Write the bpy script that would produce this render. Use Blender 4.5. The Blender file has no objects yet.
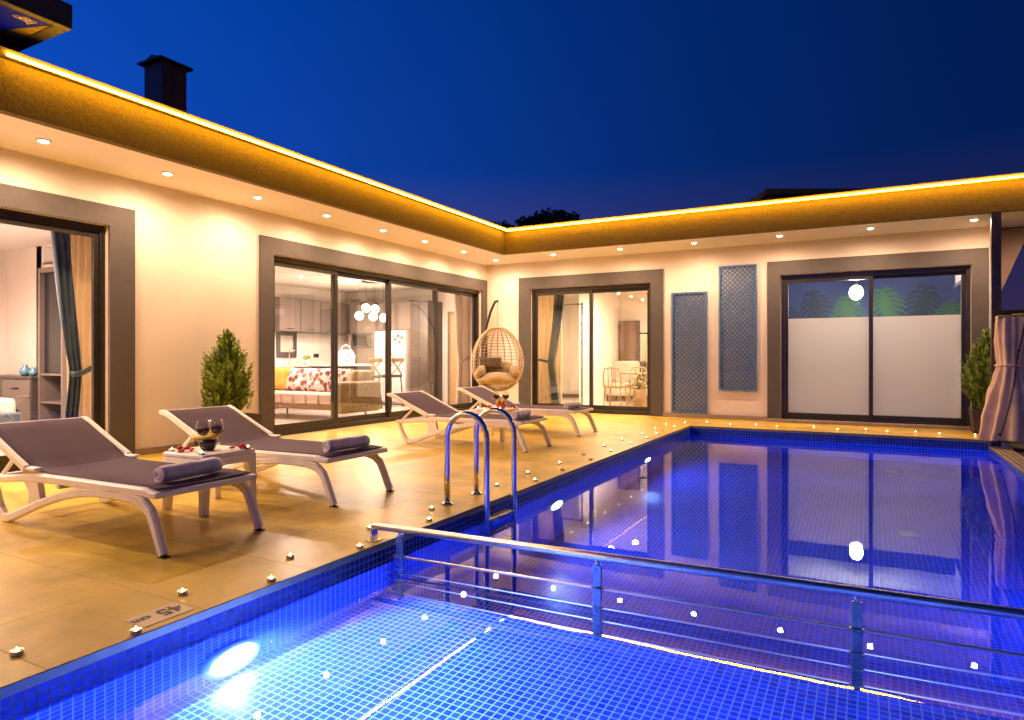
import bpy, bmesh, math, random
from mathutils import Vector, Matrix, noise
random.seed(7)
PI = math.pi
SC = bpy.context.scene
COL = SC.collection

# ------------------------------------------------------------------ mesh builder
class MB:
    def __init__(s): s.bm = bmesh.new(); s.mi = 0
    def _mark(s, faces, smooth=False):
        for f in faces:
            f.material_index = s.mi; f.smooth = smooth
    def box(s, x0, x1, y0, y1, z0, z1, bev=0.0, M=None, seg=2):
        vs = [s.bm.verts.new(p) for p in ((x0,y0,z0),(x1,y0,z0),(x1,y1,z0),(x0,y1,z0),(x0,y0,z1),(x1,y0,z1),(x1,y1,z1),(x0,y1,z1))]
        fs = [s.bm.faces.new([vs[i] for i in q]) for q in ((0,3,2,1),(4,5,6,7),(0,1,5,4),(1,2,6,5),(2,3,7,6),(3,0,4,7))]
        s._mark(fs)
        if bev > 0:
            es = list({e for f in fs for e in f.edges})
            r = bmesh.ops.bevel(s.bm, geom=es, offset=bev, segments=seg, affect='EDGES', profile=0.5)
            s._mark(r['faces'], True)
            vs = list({v for f in r['faces'] for v in f.verts} | {v for v in vs if v.is_valid})
        if M is not None:
            for v in vs: v.co = M @ v.co
        return s
    def obox(s, c, size, rz=0, ry=0, rx=0, bev=0.0, seg=2):
        a, b, d = (k/2 for k in size)
        M = Matrix.Translation(c) @ Matrix.Rotation(rz,4,'Z') @ Matrix.Rotation(ry,4,'Y') @ Matrix.Rotation(rx,4,'X')
        return s.box(-a,a,-b,b,-d,d,bev,M,seg)
    def rings(s, rings, closed=False, caps=True, smooth=True):
        R = [[s.bm.verts.new(p) for p in r] for r in rings]
        n = len(R[0]); fs = []
        m = len(R)
        for i in range(m if closed else m-1):
            a, b = R[i], R[(i+1) % m]
            for k in range(n):
                fs.append(s.bm.faces.new((a[k], a[(k+1)%n], b[(k+1)%n], b[k])))
        s._mark(fs, smooth)
        if caps and not closed and n > 2:
            c = [s.bm.faces.new(list(reversed(R[0]))), s.bm.faces.new(R[-1])]
            s._mark(c, False)
        return s
    def tube(s, pts, r, seg=8, closed=False, sx=1.0, caps=True):
        pts = [Vector(p) for p in pts]; n = len(pts)
        rad = r if isinstance(r, (list, tuple)) else [r]*n
        tang = []
        for i in range(n):
            if closed: t = pts[(i+1)%n] - pts[i-1]
            else: t = pts[min(i+1,n-1)] - pts[max(i-1,0)]
            tang.append(t.normalized())
        up = Vector((0,0,1)) if abs(tang[0].z) < .9 else Vector((1,0,0))
        nrm = (up - tang[0]*up.dot(tang[0])).normalized()
        out = []
        for i in range(n):
            nrm = (nrm - tang[i]*nrm.dot(tang[i])).normalized()
            b = tang[i].cross(nrm)
            out.append([pts[i] + (nrm*math.cos(a) + b*math.sin(a)*sx)*rad[i] for a in (2*PI*k/seg for k in range(seg))])
        return s.rings(out, closed, caps)
    def bar(s, pts, w, hgt, side=Vector((0,1,0)), closed=False):
        """rectangular section swept along a path; w across (side), hgt in the path's plane"""
        pts = [Vector(p) for p in pts]; n = len(pts); out = []
        hs = hgt if isinstance(hgt, (list, tuple)) else [hgt]*n
        for i in range(n):
            t = (pts[min(i+1,n-1)] - pts[max(i-1,0)]).normalized()
            nn = t.cross(side).normalized(); q = side*(w/2); h2 = hs[i]/2; e = min(w, hs[i])*.22
            qs = side.normalized()
            out.append([pts[i]+q*1-qs*e+nn*h2, pts[i]+q+nn*(h2-e), pts[i]+q-nn*(h2-e), pts[i]+q-qs*e-nn*h2,
                        pts[i]-q+qs*e-nn*h2, pts[i]-q-nn*(h2-e), pts[i]-q+nn*(h2-e), pts[i]-q+qs*e+nn*h2])
        return s.rings(out, closed, True, False)
    def lathe(s, prof, c=(0,0,0), seg=16, ax=None, caps=True, smooth=True):
        M = Matrix.Translation(c) @ (ax if ax is not None else Matrix.Identity(4))
        out = [[M @ Vector((r*math.cos(2*PI*k/seg), r*math.sin(2*PI*k/seg), z)) for k in range(seg)] for r, z in prof]
        return s.rings(out, False, caps, smooth)
    def ell(s, c, r, seg=14, rng=9, rz=0, n=0.0, rx=0, ry=0):
        M = Matrix.Translation(c) @ Matrix.Rotation(rz,4,'Z') @ Matrix.Rotation(ry,4,'Y') @ Matrix.Rotation(rx,4,'X')
        out = []
        for i in range(rng+1):
            th = PI*(i/rng)*.98 + .01*PI
            ring = []
            for k in range(seg):
                a = 2*PI*k/seg
                p = Vector((math.sin(th)*math.cos(a), math.sin(th)*math.sin(a), -math.cos(th)))
                f = 1 + n*noise.noise(p*2.1 + Vector(c))
                ring.append(M @ Vector((p.x*r[0]*f, p.y*r[1]*f, p.z*r[2]*f)))
            out.append(ring)
        return s.rings(out)
    def pillow(s, c, size, rz=0, tilt=0, puff=1.0, roll=0):
        """soft cushion: w (x) by h (z) lying in its own xz plane, thickness y"""
        w, t, h = size; n = 12
        M = Matrix.Translation(c) @ Matrix.Rotation(rz,4,'Z') @ Matrix.Rotation(tilt,4,'X') @ Matrix.Rotation(roll,4,'Y')
        g = {}
        for sd in (1,-1):
            for i in range(n+1):
                for j in range(n+1):
                    u, v = 2*i/n-1, 2*j/n-1
                    edge = i in (0,n) or j in (0,n)
                    if edge and sd == -1: g[sd,i,j] = g[1,i,j]; continue
                    k = max(0,(1-u**4))**.5*max(0,(1-v**4))**.5
                    pin = 1 - .06*(1-abs(u))*abs(v)**2
                    pin2 = 1 - .06*(1-abs(v))*abs(u)**2
                    y = sd*t/2*k*puff*(1+.15*noise.noise(Vector((u*2+c[0],v*2+c[1],sd))))
                    g[sd,i,j] = s.bm.verts.new(M @ Vector((u*w/2*pin2, y, v*h/2*pin)))
        fs = []
        for sd in (1,-1):
            for i in range(n):
                for j in range(n):
                    q = [g[sd,i,j],g[sd,i+1,j],g[sd,i+1,j+1],g[sd,i,j+1]]
                    fs.append(s.bm.faces.new(q if sd == -1 else q[::-1]))
        s._mark(fs, True); return s
    def poly(s, pts, smooth=False):
        f = s.bm.faces.new([s.bm.verts.new(p) for p in pts]); s._mark([f], smooth); return s
    def prism(s, pts, off):
        """closed outline pts (coplanar) extruded by vector off"""
        off = Vector(off); a = [s.bm.verts.new(p) for p in pts]; b = [s.bm.verts.new(Vector(p)+off) for p in pts]
        n = len(a); fs = [s.bm.faces.new(a[::-1]), s.bm.faces.new(b)]
        for i in range(n): fs.append(s.bm.faces.new((a[i],a[(i+1)%n],b[(i+1)%n],b[i])))
        s._mark(fs); return s
    def grid(s, fn, nu, nv, thick=0.0, smooth=True):
        P = [[Vector(fn(i/nu, j/nv)) for j in range(nv+1)] for i in range(nu+1)]
        V = [[s.bm.verts.new(p) for p in r] for r in P]; fs = []
        for i in range(nu):
            for j in range(nv): fs.append(s.bm.faces.new((V[i][j],V[i+1][j],V[i+1][j+1],V[i][j+1])))
        s._mark(fs, smooth)
        if thick:
            bmesh.ops.recalc_face_normals(s.bm, faces=fs)
            r = bmesh.ops.solidify(s.bm, geom=fs, thickness=thick)
            s._mark([g for g in r['geom'] if isinstance(g, bmesh.types.BMFace)], smooth)
        return s
    def build(s, name, mats, parent=None, recalc=True):
        bm = s.bm
        if recalc: bmesh.ops.recalc_face_normals(bm, faces=bm.faces[:])
        uv = bm.loops.layers.uv.new('UVMap')
        for f in bm.faces:
            f.normal_update(); n = f.normal
            a = max(range(3), key=lambda k: abs(n[k]))
            for l in f.loops:
                p = l.vert.co
                l[uv].uv = (p.y, p.z) if a == 0 else ((p.x, p.z) if a == 1 else (p.x, p.y))
        wl = Vector((0,0,0)); q = parent
        while q is not None: wl += q.location; q = q.parent
        if wl.length > 0:
            bmesh.ops.translate(bm, verts=bm.verts[:], vec=-wl)
        me = bpy.data.meshes.new(name); bm.to_mesh(me); bm.free()
        for m in (mats if isinstance(mats, (list, tuple)) else [mats]): me.materials.append(m)
        o = bpy.data.objects.new(name, me); COL.objects.link(o)
        if parent is not None: o.parent = parent
        return o

def tag(o, label=None, cat=None, group=None, kind=None):
    if label: o['label'] = label
    if cat: o['category'] = cat
    if group: o['group'] = group
    if kind: o['kind'] = kind
    return o
def thing(name, label, cat, loc=(0,0,0), group=None):
    o = bpy.data.objects.new(name, None); COL.objects.link(o); o.location = loc
    o.empty_display_size = .1
    return tag(o, label, cat, group)
def dup(root, loc, rz=None, label=None):
    def cp(o, par):
        c = o.copy(); COL.objects.link(c)
        if par is not None: c.parent = par
        for ch in [k for k in bpy.data.objects if k.parent == o and k != c]: cp(ch, c)
        return c
    kids = list(root.children)
    r = root.copy(); COL.objects.link(r); r.location = loc
    if rz is not None: r.rotation_euler = (0,0,rz)
    if label: r['label'] = label
    for ch in kids:
        c = ch.copy(); COL.objects.link(c); c.parent = r
        for g in list(ch.children):
            d = g.copy(); COL.objects.link(d); d.parent = c
    return r
ORD = ['first','second','third','fourth','fifth','sixth','seventh','eighth','ninth','tenth','eleventh','twelfth','thirteenth','fourteenth','fifteenth','sixteenth','seventeenth','eighteenth','nineteenth','twentieth']

# ------------------------------------------------------------------ materials
class NT:
    def __init__(s, m): s.t = m.node_tree; s.n = s.t.nodes; s.l = s.t.links
    def add(s, typ, **kw):
        n = s.n.new(typ)
        for k, v in kw.items(): setattr(n, k, v)
        return n
    def link(s, a, b): s.l.new(a, b)
def newmat(name):
    m = bpy.data.materials.new(name); m.use_nodes = True
    return m, NT(m), m.node_tree.nodes['Principled BSDF']
def rgb(c): return (c[0], c[1], c[2], 1)
def mat(name, c, rough=.5, metal=0, var=.12, vs=6.0, bump=0, bs=80.0, coat=0, spec=.5, sheen=0, trans=0, alpha=1, coord='Object', var2=None, sub=0):
    m, t, b = newmat(name)
    tc = t.add('ShaderNodeTexCoord')
    nz = t.add('ShaderNodeTexNoise'); nz.inputs['Scale'].default_value = vs; nz.inputs['Detail'].default_value = 6
    t.link(tc.outputs[coord], nz.inputs['Vector'])
    mx = t.add('ShaderNodeMix', data_type='RGBA')
    mr = t.add('ShaderNodeMapRange'); mr.inputs[1].default_value = .3; mr.inputs[2].default_value = .7
    t.link(nz.outputs['Fac'], mr.inputs[0]); t.link(mr.outputs[0], mx.inputs['Factor'])
    c2 = var2 if var2 else tuple(min(1, k*(1+var)) for k in c); c1 = c if var2 else tuple(k*(1-var) for k in c)
    mx.inputs['A'].default_value = rgb(c1); mx.inputs['B'].default_value = rgb(c2)
    t.link(mx.outputs['Result'], b.inputs['Base Color'])
    mr2 = t.add('ShaderNodeMapRange'); mr2.inputs[3].default_value = max(.02, rough*.85); mr2.inputs[4].default_value = min(1, rough*1.15)
    t.link(nz.outputs['Fac'], mr2.inputs[0]); t.link(mr2.outputs[0], b.inputs['Roughness'])
    b.inputs['Metallic'].default_value = metal; b.inputs['Coat Weight'].default_value = coat
    b.inputs['Specular IOR Level'].default_value = spec; b.inputs['Sheen Weight'].default_value = sheen
    b.inputs['Transmission Weight'].default_value = trans
    if sub: b.inputs['Subsurface Weight'].default_value = sub
    if bump:
        n2 = t.add('ShaderNodeTexNoise'); n2.inputs['Scale'].default_value = bs; n2.inputs['Detail'].default_value = 4
        t.link(tc.outputs[coord], n2.inputs['Vector'])
        bp = t.add('ShaderNodeBump'); bp.inputs['Strength'].default_value = bump; bp.inputs['Distance'].default_value = .01
        t.link(n2.outputs['Fac'], bp.inputs['Height']); t.link(bp.outputs[0], b.inputs['Normal'])
    return m
def emit(name, c, s, sample=True):
    m, t, b = newmat(name)
    b.inputs['Base Color'].default_value = rgb((.8,.8,.8)); b.inputs['Emission Color'].default_value = rgb(c); b.inputs['Emission Strength'].default_value = s
    if not sample: m.cycles.emission_sampling = 'NONE'
    return m
def tile(name, c1, c2, mortar, bw, bh, ms, rough=.2, offset=0.0, bump=.3, mot=.1, mrough=.7, spec=.5, nscale=3.0):
    """grid of tiles in metres on the mesh's UVs"""
    m, t, b = newmat(name)
    tc = t.add('ShaderNodeTexCoord')
    br = t.add('ShaderNodeTexBrick', offset=offset, squash=1.0)
    br.inputs['Scale'].default_value = 1; br.inputs['Brick Width'].default_value = bw; br.inputs['Row Height'].default_value = bh
    br.inputs['Mortar Size'].default_value = ms; br.inputs['Mortar Smooth'].default_value = .1; br.inputs['Bias'].default_value = 0
    br.inputs['Color1'].default_value = rgb(c1); br.inputs['Color2'].default_value = rgb(c2); br.inputs['Mortar'].default_value = rgb(mortar)
    t.link(tc.outputs['UV'], br.inputs['Vector'])
    nz = t.add('ShaderNodeTexNoise'); nz.inputs['Scale'].default_value = nscale; nz.inputs['Detail'].default_value = 8; nz.inputs['Roughness'].default_value = .65
    t.link(tc.outputs['UV'], nz.inputs['Vector'])
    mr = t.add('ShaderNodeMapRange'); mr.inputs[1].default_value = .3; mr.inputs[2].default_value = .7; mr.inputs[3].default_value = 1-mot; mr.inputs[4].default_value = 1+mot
    t.link(nz.outputs['Fac'], mr.inputs[0])
    mu = t.add('ShaderNodeMix', data_type='RGBA', blend_type='MULTIPLY'); mu.inputs['Factor'].default_value = 1
    t.link(br.outputs['Color'], mu.inputs['A']); t.link(mr.outputs[0], mu.inputs['B'])
    t.link(mu.outputs['Result'], b.inputs['Base Color'])
    mr2 = t.add('ShaderNodeMapRange'); mr2.inputs[3].default_value = rough; mr2.inputs[4].default_value = mrough
    ad = t.add('ShaderNodeMath', operation='MULTIPLY_ADD'); ad.inputs[1].default_value = .25; 
    t.link(nz.outputs['Fac'], ad.inputs[0]); t.link(br.outputs['Fac'], ad.inputs[2])
    t.link(ad.outputs[0], mr2.inputs[0]); t.link(mr2.outputs[0], b.inputs['Roughness'])
    b.inputs['Specular IOR Level'].default_value = spec
    bp = t.add('ShaderNodeBump'); bp.inputs['Strength'].default_value = bump; bp.inputs['Distance'].default_value = .002; bp.invert = True
    t.link(br.outputs['Fac'], bp.inputs['Height']); t.link(bp.outputs[0], b.inputs['Normal'])
    return m
def glassmat(name, tint=(.96,.97,.97), ior=1.5, rough=0.0):
    m, t, b = newmat(name); t.n.remove(b); out = t.n['Material Output']
    ge = t.add('ShaderNodeNewGeometry'); dt = t.add('ShaderNodeVectorMath', operation='DOT_PRODUCT')
    t.link(ge.outputs['Normal'], dt.inputs[0]); t.link(ge.outputs['Incoming'], dt.inputs[1])
    ab = t.add('ShaderNodeMath', operation='ABSOLUTE'); t.link(dt.outputs['Value'], ab.inputs[0])
    om = t.add('ShaderNodeMath', operation='SUBTRACT'); om.inputs[0].default_value = 1; t.link(ab.outputs[0], om.inputs[1])
    pw = t.add('ShaderNodeMath', operation='POWER'); pw.inputs[1].default_value = 5; t.link(om.outputs[0], pw.inputs[0])
    r0 = ((ior-1)/(ior+1))**2
    fr = t.add('ShaderNodeMath', operation='MULTIPLY_ADD'); fr.inputs[1].default_value = 1-r0; fr.inputs[2].default_value = r0; t.link(pw.outputs[0], fr.inputs[0])
    tr = t.add('ShaderNodeBsdfTransparent'); tr.inputs[0].default_value = rgb(tint)
    gl = t.add('ShaderNodeBsdfGlossy'); gl.inputs['Roughness'].default_value = rough; gl.inputs[0].default_value = (1,1,1,1)
    mx = t.add('ShaderNodeMixShader'); t.link(fr.outputs[0], mx.inputs[0]); t.link(tr.outputs[0], mx.inputs[1]); t.link(gl.outputs[0], mx.inputs[2])
    t.link(mx.outputs[0], out.inputs[0]); return m

M = {}
M['wall'] = mat('render_wall', (.76,.68,.61), .75, var=.055, vs=1.6, bump=.12, bs=160)
M['soffit'] = mat('soffit_paint', (.88,.83,.79), .8, var=.03, vs=2, bump=.05, bs=200)
M['fascia'] = mat('fascia_stucco', (.155,.108,.022), .9, var=.2, vs=38, bump=1.0, bs=48)
M['roof'] = mat('roof_membrane', (.22,.16,.09), .85, var=.2)
M['surround'] = mat('surround_taupe', (.085,.073,.067), .7, var=.1, vs=12, bump=.2, bs=220)
M['alu'] = mat('bronze_aluminium', (.022,.017,.012), .35, metal=0, var=.12, vs=3)
M['plinth'] = mat('plinth_stone', (.30,.23,.16), .5, var=.15, vs=8)
M['chimney'] = mat('chimney_metal', (.06,.038,.028), .5, metal=.3, var=.3, vs=9)
M['iwall'] = mat('interior_paint', (.80,.74,.68), .8, var=.03, vs=2)
M['ceil'] = mat('ceiling_paint', (.82,.78,.75), .85, var=.02, vs=2)
M['ifloor'] = tile('interior_floor_tile', (.62,.55,.50), (.66,.58,.53), (.35,.3,.27), .6, .6, .003, rough=.12, mrough=.4, mot=.06)
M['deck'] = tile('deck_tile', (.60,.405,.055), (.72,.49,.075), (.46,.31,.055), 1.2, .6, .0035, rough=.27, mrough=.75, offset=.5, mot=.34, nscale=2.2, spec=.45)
M['coping'] = mat('coping_edge', (.30,.26,.22), .4, var=.15, vs=12)
M['pool'] = tile('pool_mosaic', (.008,.020,.50), (.018,.060,.88), (.24,.32,.70), .0366, .0366, .0032, rough=.12, mrough=.6, mot=.10, bump=.25, nscale=1.5)
M['pooldeep'] = tile('deep_pool_mosaic', (.006,.020,.50), (.014,.055,.86), (.10,.20,.56), .0366, .0366, .0028, rough=.12, mrough=.6, mot=.10, bump=.25, nscale=1.5)
M['unlitground'] = mat('unlit_tone_paving', (.05,.045,.04), .7, var=.3, vs=3)  # paving darkened in its colour to stand for the unlit right side
M['ground'] = mat('garden_ground', (.045,.045,.03), .95, var=.4, vs=.3)
M['steel'] = mat('polished_steel', (.76,.73,.70), .16, metal=1, var=.05, vs=20)
M['railsteel'] = mat('satin_rail_steel', (.66,.60,.53), .30, metal=1, var=.06, vs=25)
M['bsteel'] = mat('brushed_steel', (.22,.23,.24), .28, metal=1, var=.1, vs=30)
M['plastic'] = mat('white_resin', (.88,.84,.78), .45, var=.05, vs=14, bump=.05, bs=300)
M['sling'] = mat('sling_mesh_fabric', (.105,.072,.105), .8, var=.12, vs=5, bump=.2, bs=420, spec=.15)
M['towel'] = mat('towel_terry', (.86,.77,.78), .95, var=.15, vs=14, bump=.2, bs=330, sheen=.3)
M['lattice'] = mat('blue_grey_paint', (.06,.145,.31), .5, var=.12, vs=10)
M['rattan'] = mat('rattan_weave', (.50,.39,.26), .6, var=.25, vs=30)
M['egg_cushion'] = mat('tan_cushion', (.36,.27,.15), .9, var=.15, vs=7, bump=.3, bs=200, sheen=.2)
M['darkcush'] = mat('brown_cushion', (.12,.085,.05), .9, var=.25, vs=18, bump=.3, bs=200)
M['iron'] = mat('dark_iron', (.035,.028,.024), .45, metal=.4, var=.2)
M['alucup'] = mat('tealight_cup', (.86,.82,.78), .4, metal=0, var=.05)
M['wax'] = mat('candle_wax', (.85,.80,.72), .5, var=.04, sub=.3)
M['flame'] = emit('candle_flame', (1.0,.62,.25), 60)
M['wick'] = mat('burnt_wick', (.03,.025,.02), .9)
M['dl_lens'] = emit('downlight_lens', (1.0,.80,.55), 40, False)
M['dl_rim'] = mat('downlight_rim', (.7,.66,.6), .4)
M['in_lens'] = emit('ceiling_spot_lens', (1.0,.86,.72), 26, False)
M['led'] = emit('amber_led', (1.0,.47,.02), 62)
M['pool_led'] = emit('pool_lamp_lens', (.62,.82,1.0), 30, False)
M['poolrim'] = mat('pool_lamp_rim', (.30,.42,.6), .3, metal=.2)
M['cloth'] = mat('canvas_curtain', (.88,.65,.42), .9, var=.12, vs=5, bump=.25, bs=260, sheen=.15)
M['cloth_edge'] = mat('curtain_piping', (.07,.05,.06), .8)
M['rope'] = mat('yellow_rope', (.52,.36,.10), .8, var=.2, vs=40)
M['pot'] = mat('dark_planter', (.06,.042,.03), .6, var=.3, vs=10)
M['leaf'] = mat('conifer_foliage', (.085,.16,.012), .7, var2=(.32,.42,.035), vs=16)
M['bark'] = mat('bark', (.09,.06,.04), .9, var=.3, vs=20, bump=.6)
M['treeleaf'] = mat('tree_foliage', (.035,.05,.02), .8, var2=(.06,.07,.03), vs=1.5)
M['velblue'] = mat('blue_velvet', (.06,.105,.135), .7, var=.2, vs=8, sheen=.4)
M['sheer'] = mat('sheer_curtain', (.62,.52,.36), .9, var=.08, vs=8)
M['pinkcurt'] = mat('mauve_curtain', (.36,.24,.20), .85, var=.12, vs=8, sheen=.2)
M['sheerwhite'] = mat('ivory_voile', (.70,.60,.52), .9, var=.06, vs=8)
M['taupecab'] = mat('taupe_lacquer', (.17,.135,.115), .35, var=.06, vs=4)
M['taupedark'] = mat('dark_lacquer', (.07,.054,.048), .35, var=.08, vs=4)
M['white'] = mat('white_lacquer', (.62,.59,.57), .25, var=.03, vs=4)
M['black'] = mat('black_gloss', (.02,.018,.017), .2, var=.1)
M['backsplash'] = tile('backsplash_tile', (.74,.68,.62), (.78,.71,.65), (.5,.45,.4), .3, .2, .003, rough=.15, mrough=.5, mot=.04)
M['navy'] = mat('navy_panel', (.055,.05,.13), .4, var=.1)
M['wood'] = mat('light_wood', (.36,.22,.09), .5, var=.2, vs=20)
M['wooddk'] = mat('brown_wood', (.17,.10,.055), .45, var=.25, vs=12)
M['sofaseat'] = mat('blush_seat_fabric', (.58,.44,.38), .85, var=.08, vs=9, bump=.2, bs=260)
M['sofaarm'] = mat('olive_velvet', (.23,.165,.085), .7, var=.15, vs=7, sheen=.35)
M['yellow'] = mat('yellow_cushion', (.62,.40,.06), .85, var=.1)
M['bedwhite'] = mat('white_bedding', (.75,.68,.62), .9, var=.05, vs=4, bump=.2, bs=30)
M['vase'] = mat('turquoise_ceramic', (.10,.25,.33), .2, var=.1)
M['redpetal'] = mat('red_petals', (.55,.02,.04), .6, var=.25, vs=60)
M['fruit_y'] = mat('yellow_fruit', (.72,.46,.03), .45, var=.15, vs=30)
M['fruit_r'] = mat('red_fruit', (.50,.06,.02), .4, var=.2, vs=30)
M['wine'] = mat('red_wine', (.07,.004,.008), .08, var=.1)
M['glass'] = glassmat('window_glass', ior=1.65)
M['stem'] = glassmat('wine_glass', (.93,.93,.93), 1.45)
M['mirror'] = mat('mirror_glass', (.85,.85,.85), .03, metal=1, var=.01)
M['globe'] = emit('lit_globe', (1.0,.80,.56), 25)
M['bulb'] = emit('lit_bulb', (1.0,.97,.90), 30)
M['bluewall'] = mat('dusky_blue_wallpaper', (.018,.032,.085), .8, var=.3, vs=2.6)
M['monstera_dk'] = mat('dark_monstera_print', (.003,.014,.010), .7, var=.2)
M['monstera_lt'] = mat('green_monstera_print', (.018,.075,.012), .7, var=.2)
m, t, b = newmat('blue_canvas'); b.inputs['Base Color'].default_value = rgb((.03,.05,.5)); tl = t.add('ShaderNodeBsdfTranslucent'); tl.inputs[0].default_value = rgb((.25,.30,.95)); mx = t.add('ShaderNodeMixShader'); mx.inputs[0].default_value = .75; t.link(b.outputs[0], mx.inputs[1]); t.link(tl.outputs[0], mx.inputs[2]); t.link(mx.outputs[0], t.n['Material Output'].inputs[0]); M['canopyblue'] = m
M['canopybeam'] = mat('canopy_beam', (.018,.014,.012), .6, var=.2)
M['canopyochre'] = mat('ochre_canvas', (.16,.115,.03), .85, var=.1)
M['ink'] = mat('sign_ink', (.02,.02,.02), .6)
M['signplate'] = mat('sign_plate', (.66,.50,.30), .35, var=.06)
M['fence'] = mat('dark_boundary', (.022,.018,.016), .8, var=.3)
M['sail'] = mat('tan_shade_fabric', (.40,.29,.21), .85, var=.06)
M['paint'] = mat('white_print', (.75,.68,.55), .6)
M['indoorleaf'] = mat('indoor_leaf', (.12,.16,.02), .5, var2=(.28,.24,.03), vs=20)
def sheer(name, c):
    m, t, b = newmat(name); b.inputs['Base Color'].default_value = rgb(c); b.inputs['Roughness'].default_value = .9
    tl = t.add('ShaderNodeBsdfTranslucent'); tl.inputs[0].default_value = rgb(c); mx = t.add('ShaderNodeMixShader'); mx.inputs[0].default_value = .5
    t.link(b.outputs[0], mx.inputs[1]); t.link(tl.outputs[0], mx.inputs[2]); t.link(mx.outputs[0], t.n['Material Output'].inputs[0]); return m
M['sheer'] = sheer('sheer_curtain', (.80,.70,.52)); M['sheerwhite'] = sheer('ivory_voile', (.84,.76,.68))
# frosted film: diffusing, lets lamp light through, mirrors a little
m, t, b = newmat('frosted_film'); out = t.n['Material Output']
b.inputs['Base Color'].default_value = rgb((.47,.42,.385)); b.inputs['Roughness'].default_value = .5; b.inputs['Coat Weight'].default_value = 1; b.inputs['Coat IOR'].default_value = 1.7; b.inputs['Coat Roughness'].default_value = .01
tl = t.add('ShaderNodeBsdfTranslucent'); tl.inputs[0].default_value = rgb((.80,.75,.70))
mx = t.add('ShaderNodeMixShader'); mx.inputs[0].default_value = .45
t.link(b.outputs[0], mx.inputs[1]); t.link(tl.outputs[0], mx.inputs[2]); tp_ = t.add('ShaderNodeBsdfTransparent'); m2 = t.add('ShaderNodeMixShader'); m2.inputs[0].default_value = .26; t.link(mx.outputs[0], m2.inputs[1]); t.link(tp_.outputs[0], m2.inputs[2]); t.link(m2.outputs[0], out.inputs[0]); M['frost'] = m
# floral print for the sofa cushions
m, t, b = newmat('floral_print'); tc = t.add('ShaderNodeTexCoord')
vo = t.add('ShaderNodeTexVoronoi'); vo.inputs['Scale'].default_value = 10; t.link(tc.outputs['Object'], vo.inputs['Vector'])
nz = t.add('ShaderNodeTexNoise'); nz.inputs['Scale'].default_value = 26; t.link(tc.outputs['Object'], nz.inputs['Vector'])
ad = t.add('ShaderNodeMath', operation='MULTIPLY_ADD'); ad.inputs[1].default_value = .5; t.link(nz.outputs['Fac'], ad.inputs[0]); t.link(vo.outputs['Distance'], ad.inputs[2])
cr = t.add('ShaderNodeValToRGB'); t.link(ad.outputs[0], cr.inputs[0]); e = cr.color_ramp.elements
e[0].position = .50; e[0].color = rgb((.16,.05,.035)); e[1].position = .88; e[1].color = rgb((.72,.62,.62))
x = e.new(.70); x.color = rgb((.36,.16,.13)); x = e.new(.79); x.color = rgb((.70,.60,.60))
t.link(cr.outputs[0], b.inputs['Base Color']); b.inputs['Roughness'].default_value = .9; M['floral'] = m
# glass-clear water sheet with the faintest ripple
m, t, b = newmat('pool_water'); t.n.remove(b); out = t.n['Material Output']
g = t.add('ShaderNodeBsdfGlass'); g.inputs['IOR'].default_value = 1.333; g.inputs['Roughness'].default_value = 0; g.inputs[0].default_value = rgb((.93,.97,1))
tc = t.add('ShaderNodeTexCoord'); nz = t.add('ShaderNodeTexNoise'); nz.inputs['Scale'].default_value = 2.2; nz.inputs['Detail'].default_value = 2
t.link(tc.outputs['Object'], nz.inputs['Vector']); bp = t.add('ShaderNodeBump'); bp.inputs['Strength'].default_value = .12; bp.inputs['Distance'].default_value = .004
t.link(nz.outputs['Fac'], bp.inputs['Height']); t.link(bp.outputs[0], g.inputs['Normal']); t.link(g.outputs[0], out.inputs[0]); M['water'] = m

# ------------------------------------------------------------------ key dimensions (metres)
XL, YB = -6.92, 11.68            # wall faces of the two wings
ZS, ZF = 2.96, 3.354              # soffit, top of fascia
XF, YF = -5.85, 10.53            # fascia faces
PX0, PX1, PY0, PY1 = -2.43, 1.35, -1.2, 10.30   # pool
YD, ZW = 3.02, -.13              # step between children's pool and main pool, water level

# ------------------------------------------------------------------ ground, deck, pool
d = MB()
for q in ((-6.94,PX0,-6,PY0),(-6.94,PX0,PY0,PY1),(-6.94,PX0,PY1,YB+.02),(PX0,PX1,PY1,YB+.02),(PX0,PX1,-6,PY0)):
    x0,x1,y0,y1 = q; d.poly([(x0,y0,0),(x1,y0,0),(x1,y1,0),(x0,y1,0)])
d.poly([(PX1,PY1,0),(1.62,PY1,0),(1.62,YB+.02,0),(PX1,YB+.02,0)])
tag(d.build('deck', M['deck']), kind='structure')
c = MB()
e = .028
c.box(PX0-.10, PX0, PY0, PY1, -.036, -.004).box(PX0-.1, PX1+.1, PY1, PY1+.10, -.036, -.004).box(PX0-.1, PX1, PY0-.10, PY0, -.036, -.004)
tag(c.build('pool_coping', M['coping']), kind='structure')
b = MB(); zk, zm = -.57, -1.55; b2 = MB()
b.poly([(PX0,PY0,-.037),(PX0,YD,-.037),(PX0,YD,zk),(PX0,PY0,zk)])
b2.poly([(PX0,YD,-.037),(PX0,PY1,-.037),(PX0,PY1,zm),(PX0,YD,zm)])
b2.poly([(PX0,PY1,-.037),(PX1,PY1,-.037),(PX1,PY1,zm),(PX0,PY1,zm)])
b.poly([(PX1,PY0,-.10),(PX1,YD+.07,-.10),(PX1,YD+.07,zk),(PX1,PY0,zk)])
b2.poly([(PX1,YD+.07,-.10),(PX1,PY1,-.10),(PX1,PY1,zm),(PX1,YD+.07,zm)])
b.poly([(PX0,PY0,-.037),(PX1,PY0,-.037),(PX1,PY0,zk),(PX0,PY0,zk)])
b.poly([(PX0,PY0,zk),(PX1,PY0,zk),(PX1,YD+.07,zk),(PX0,YD-.05,zk)])
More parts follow.
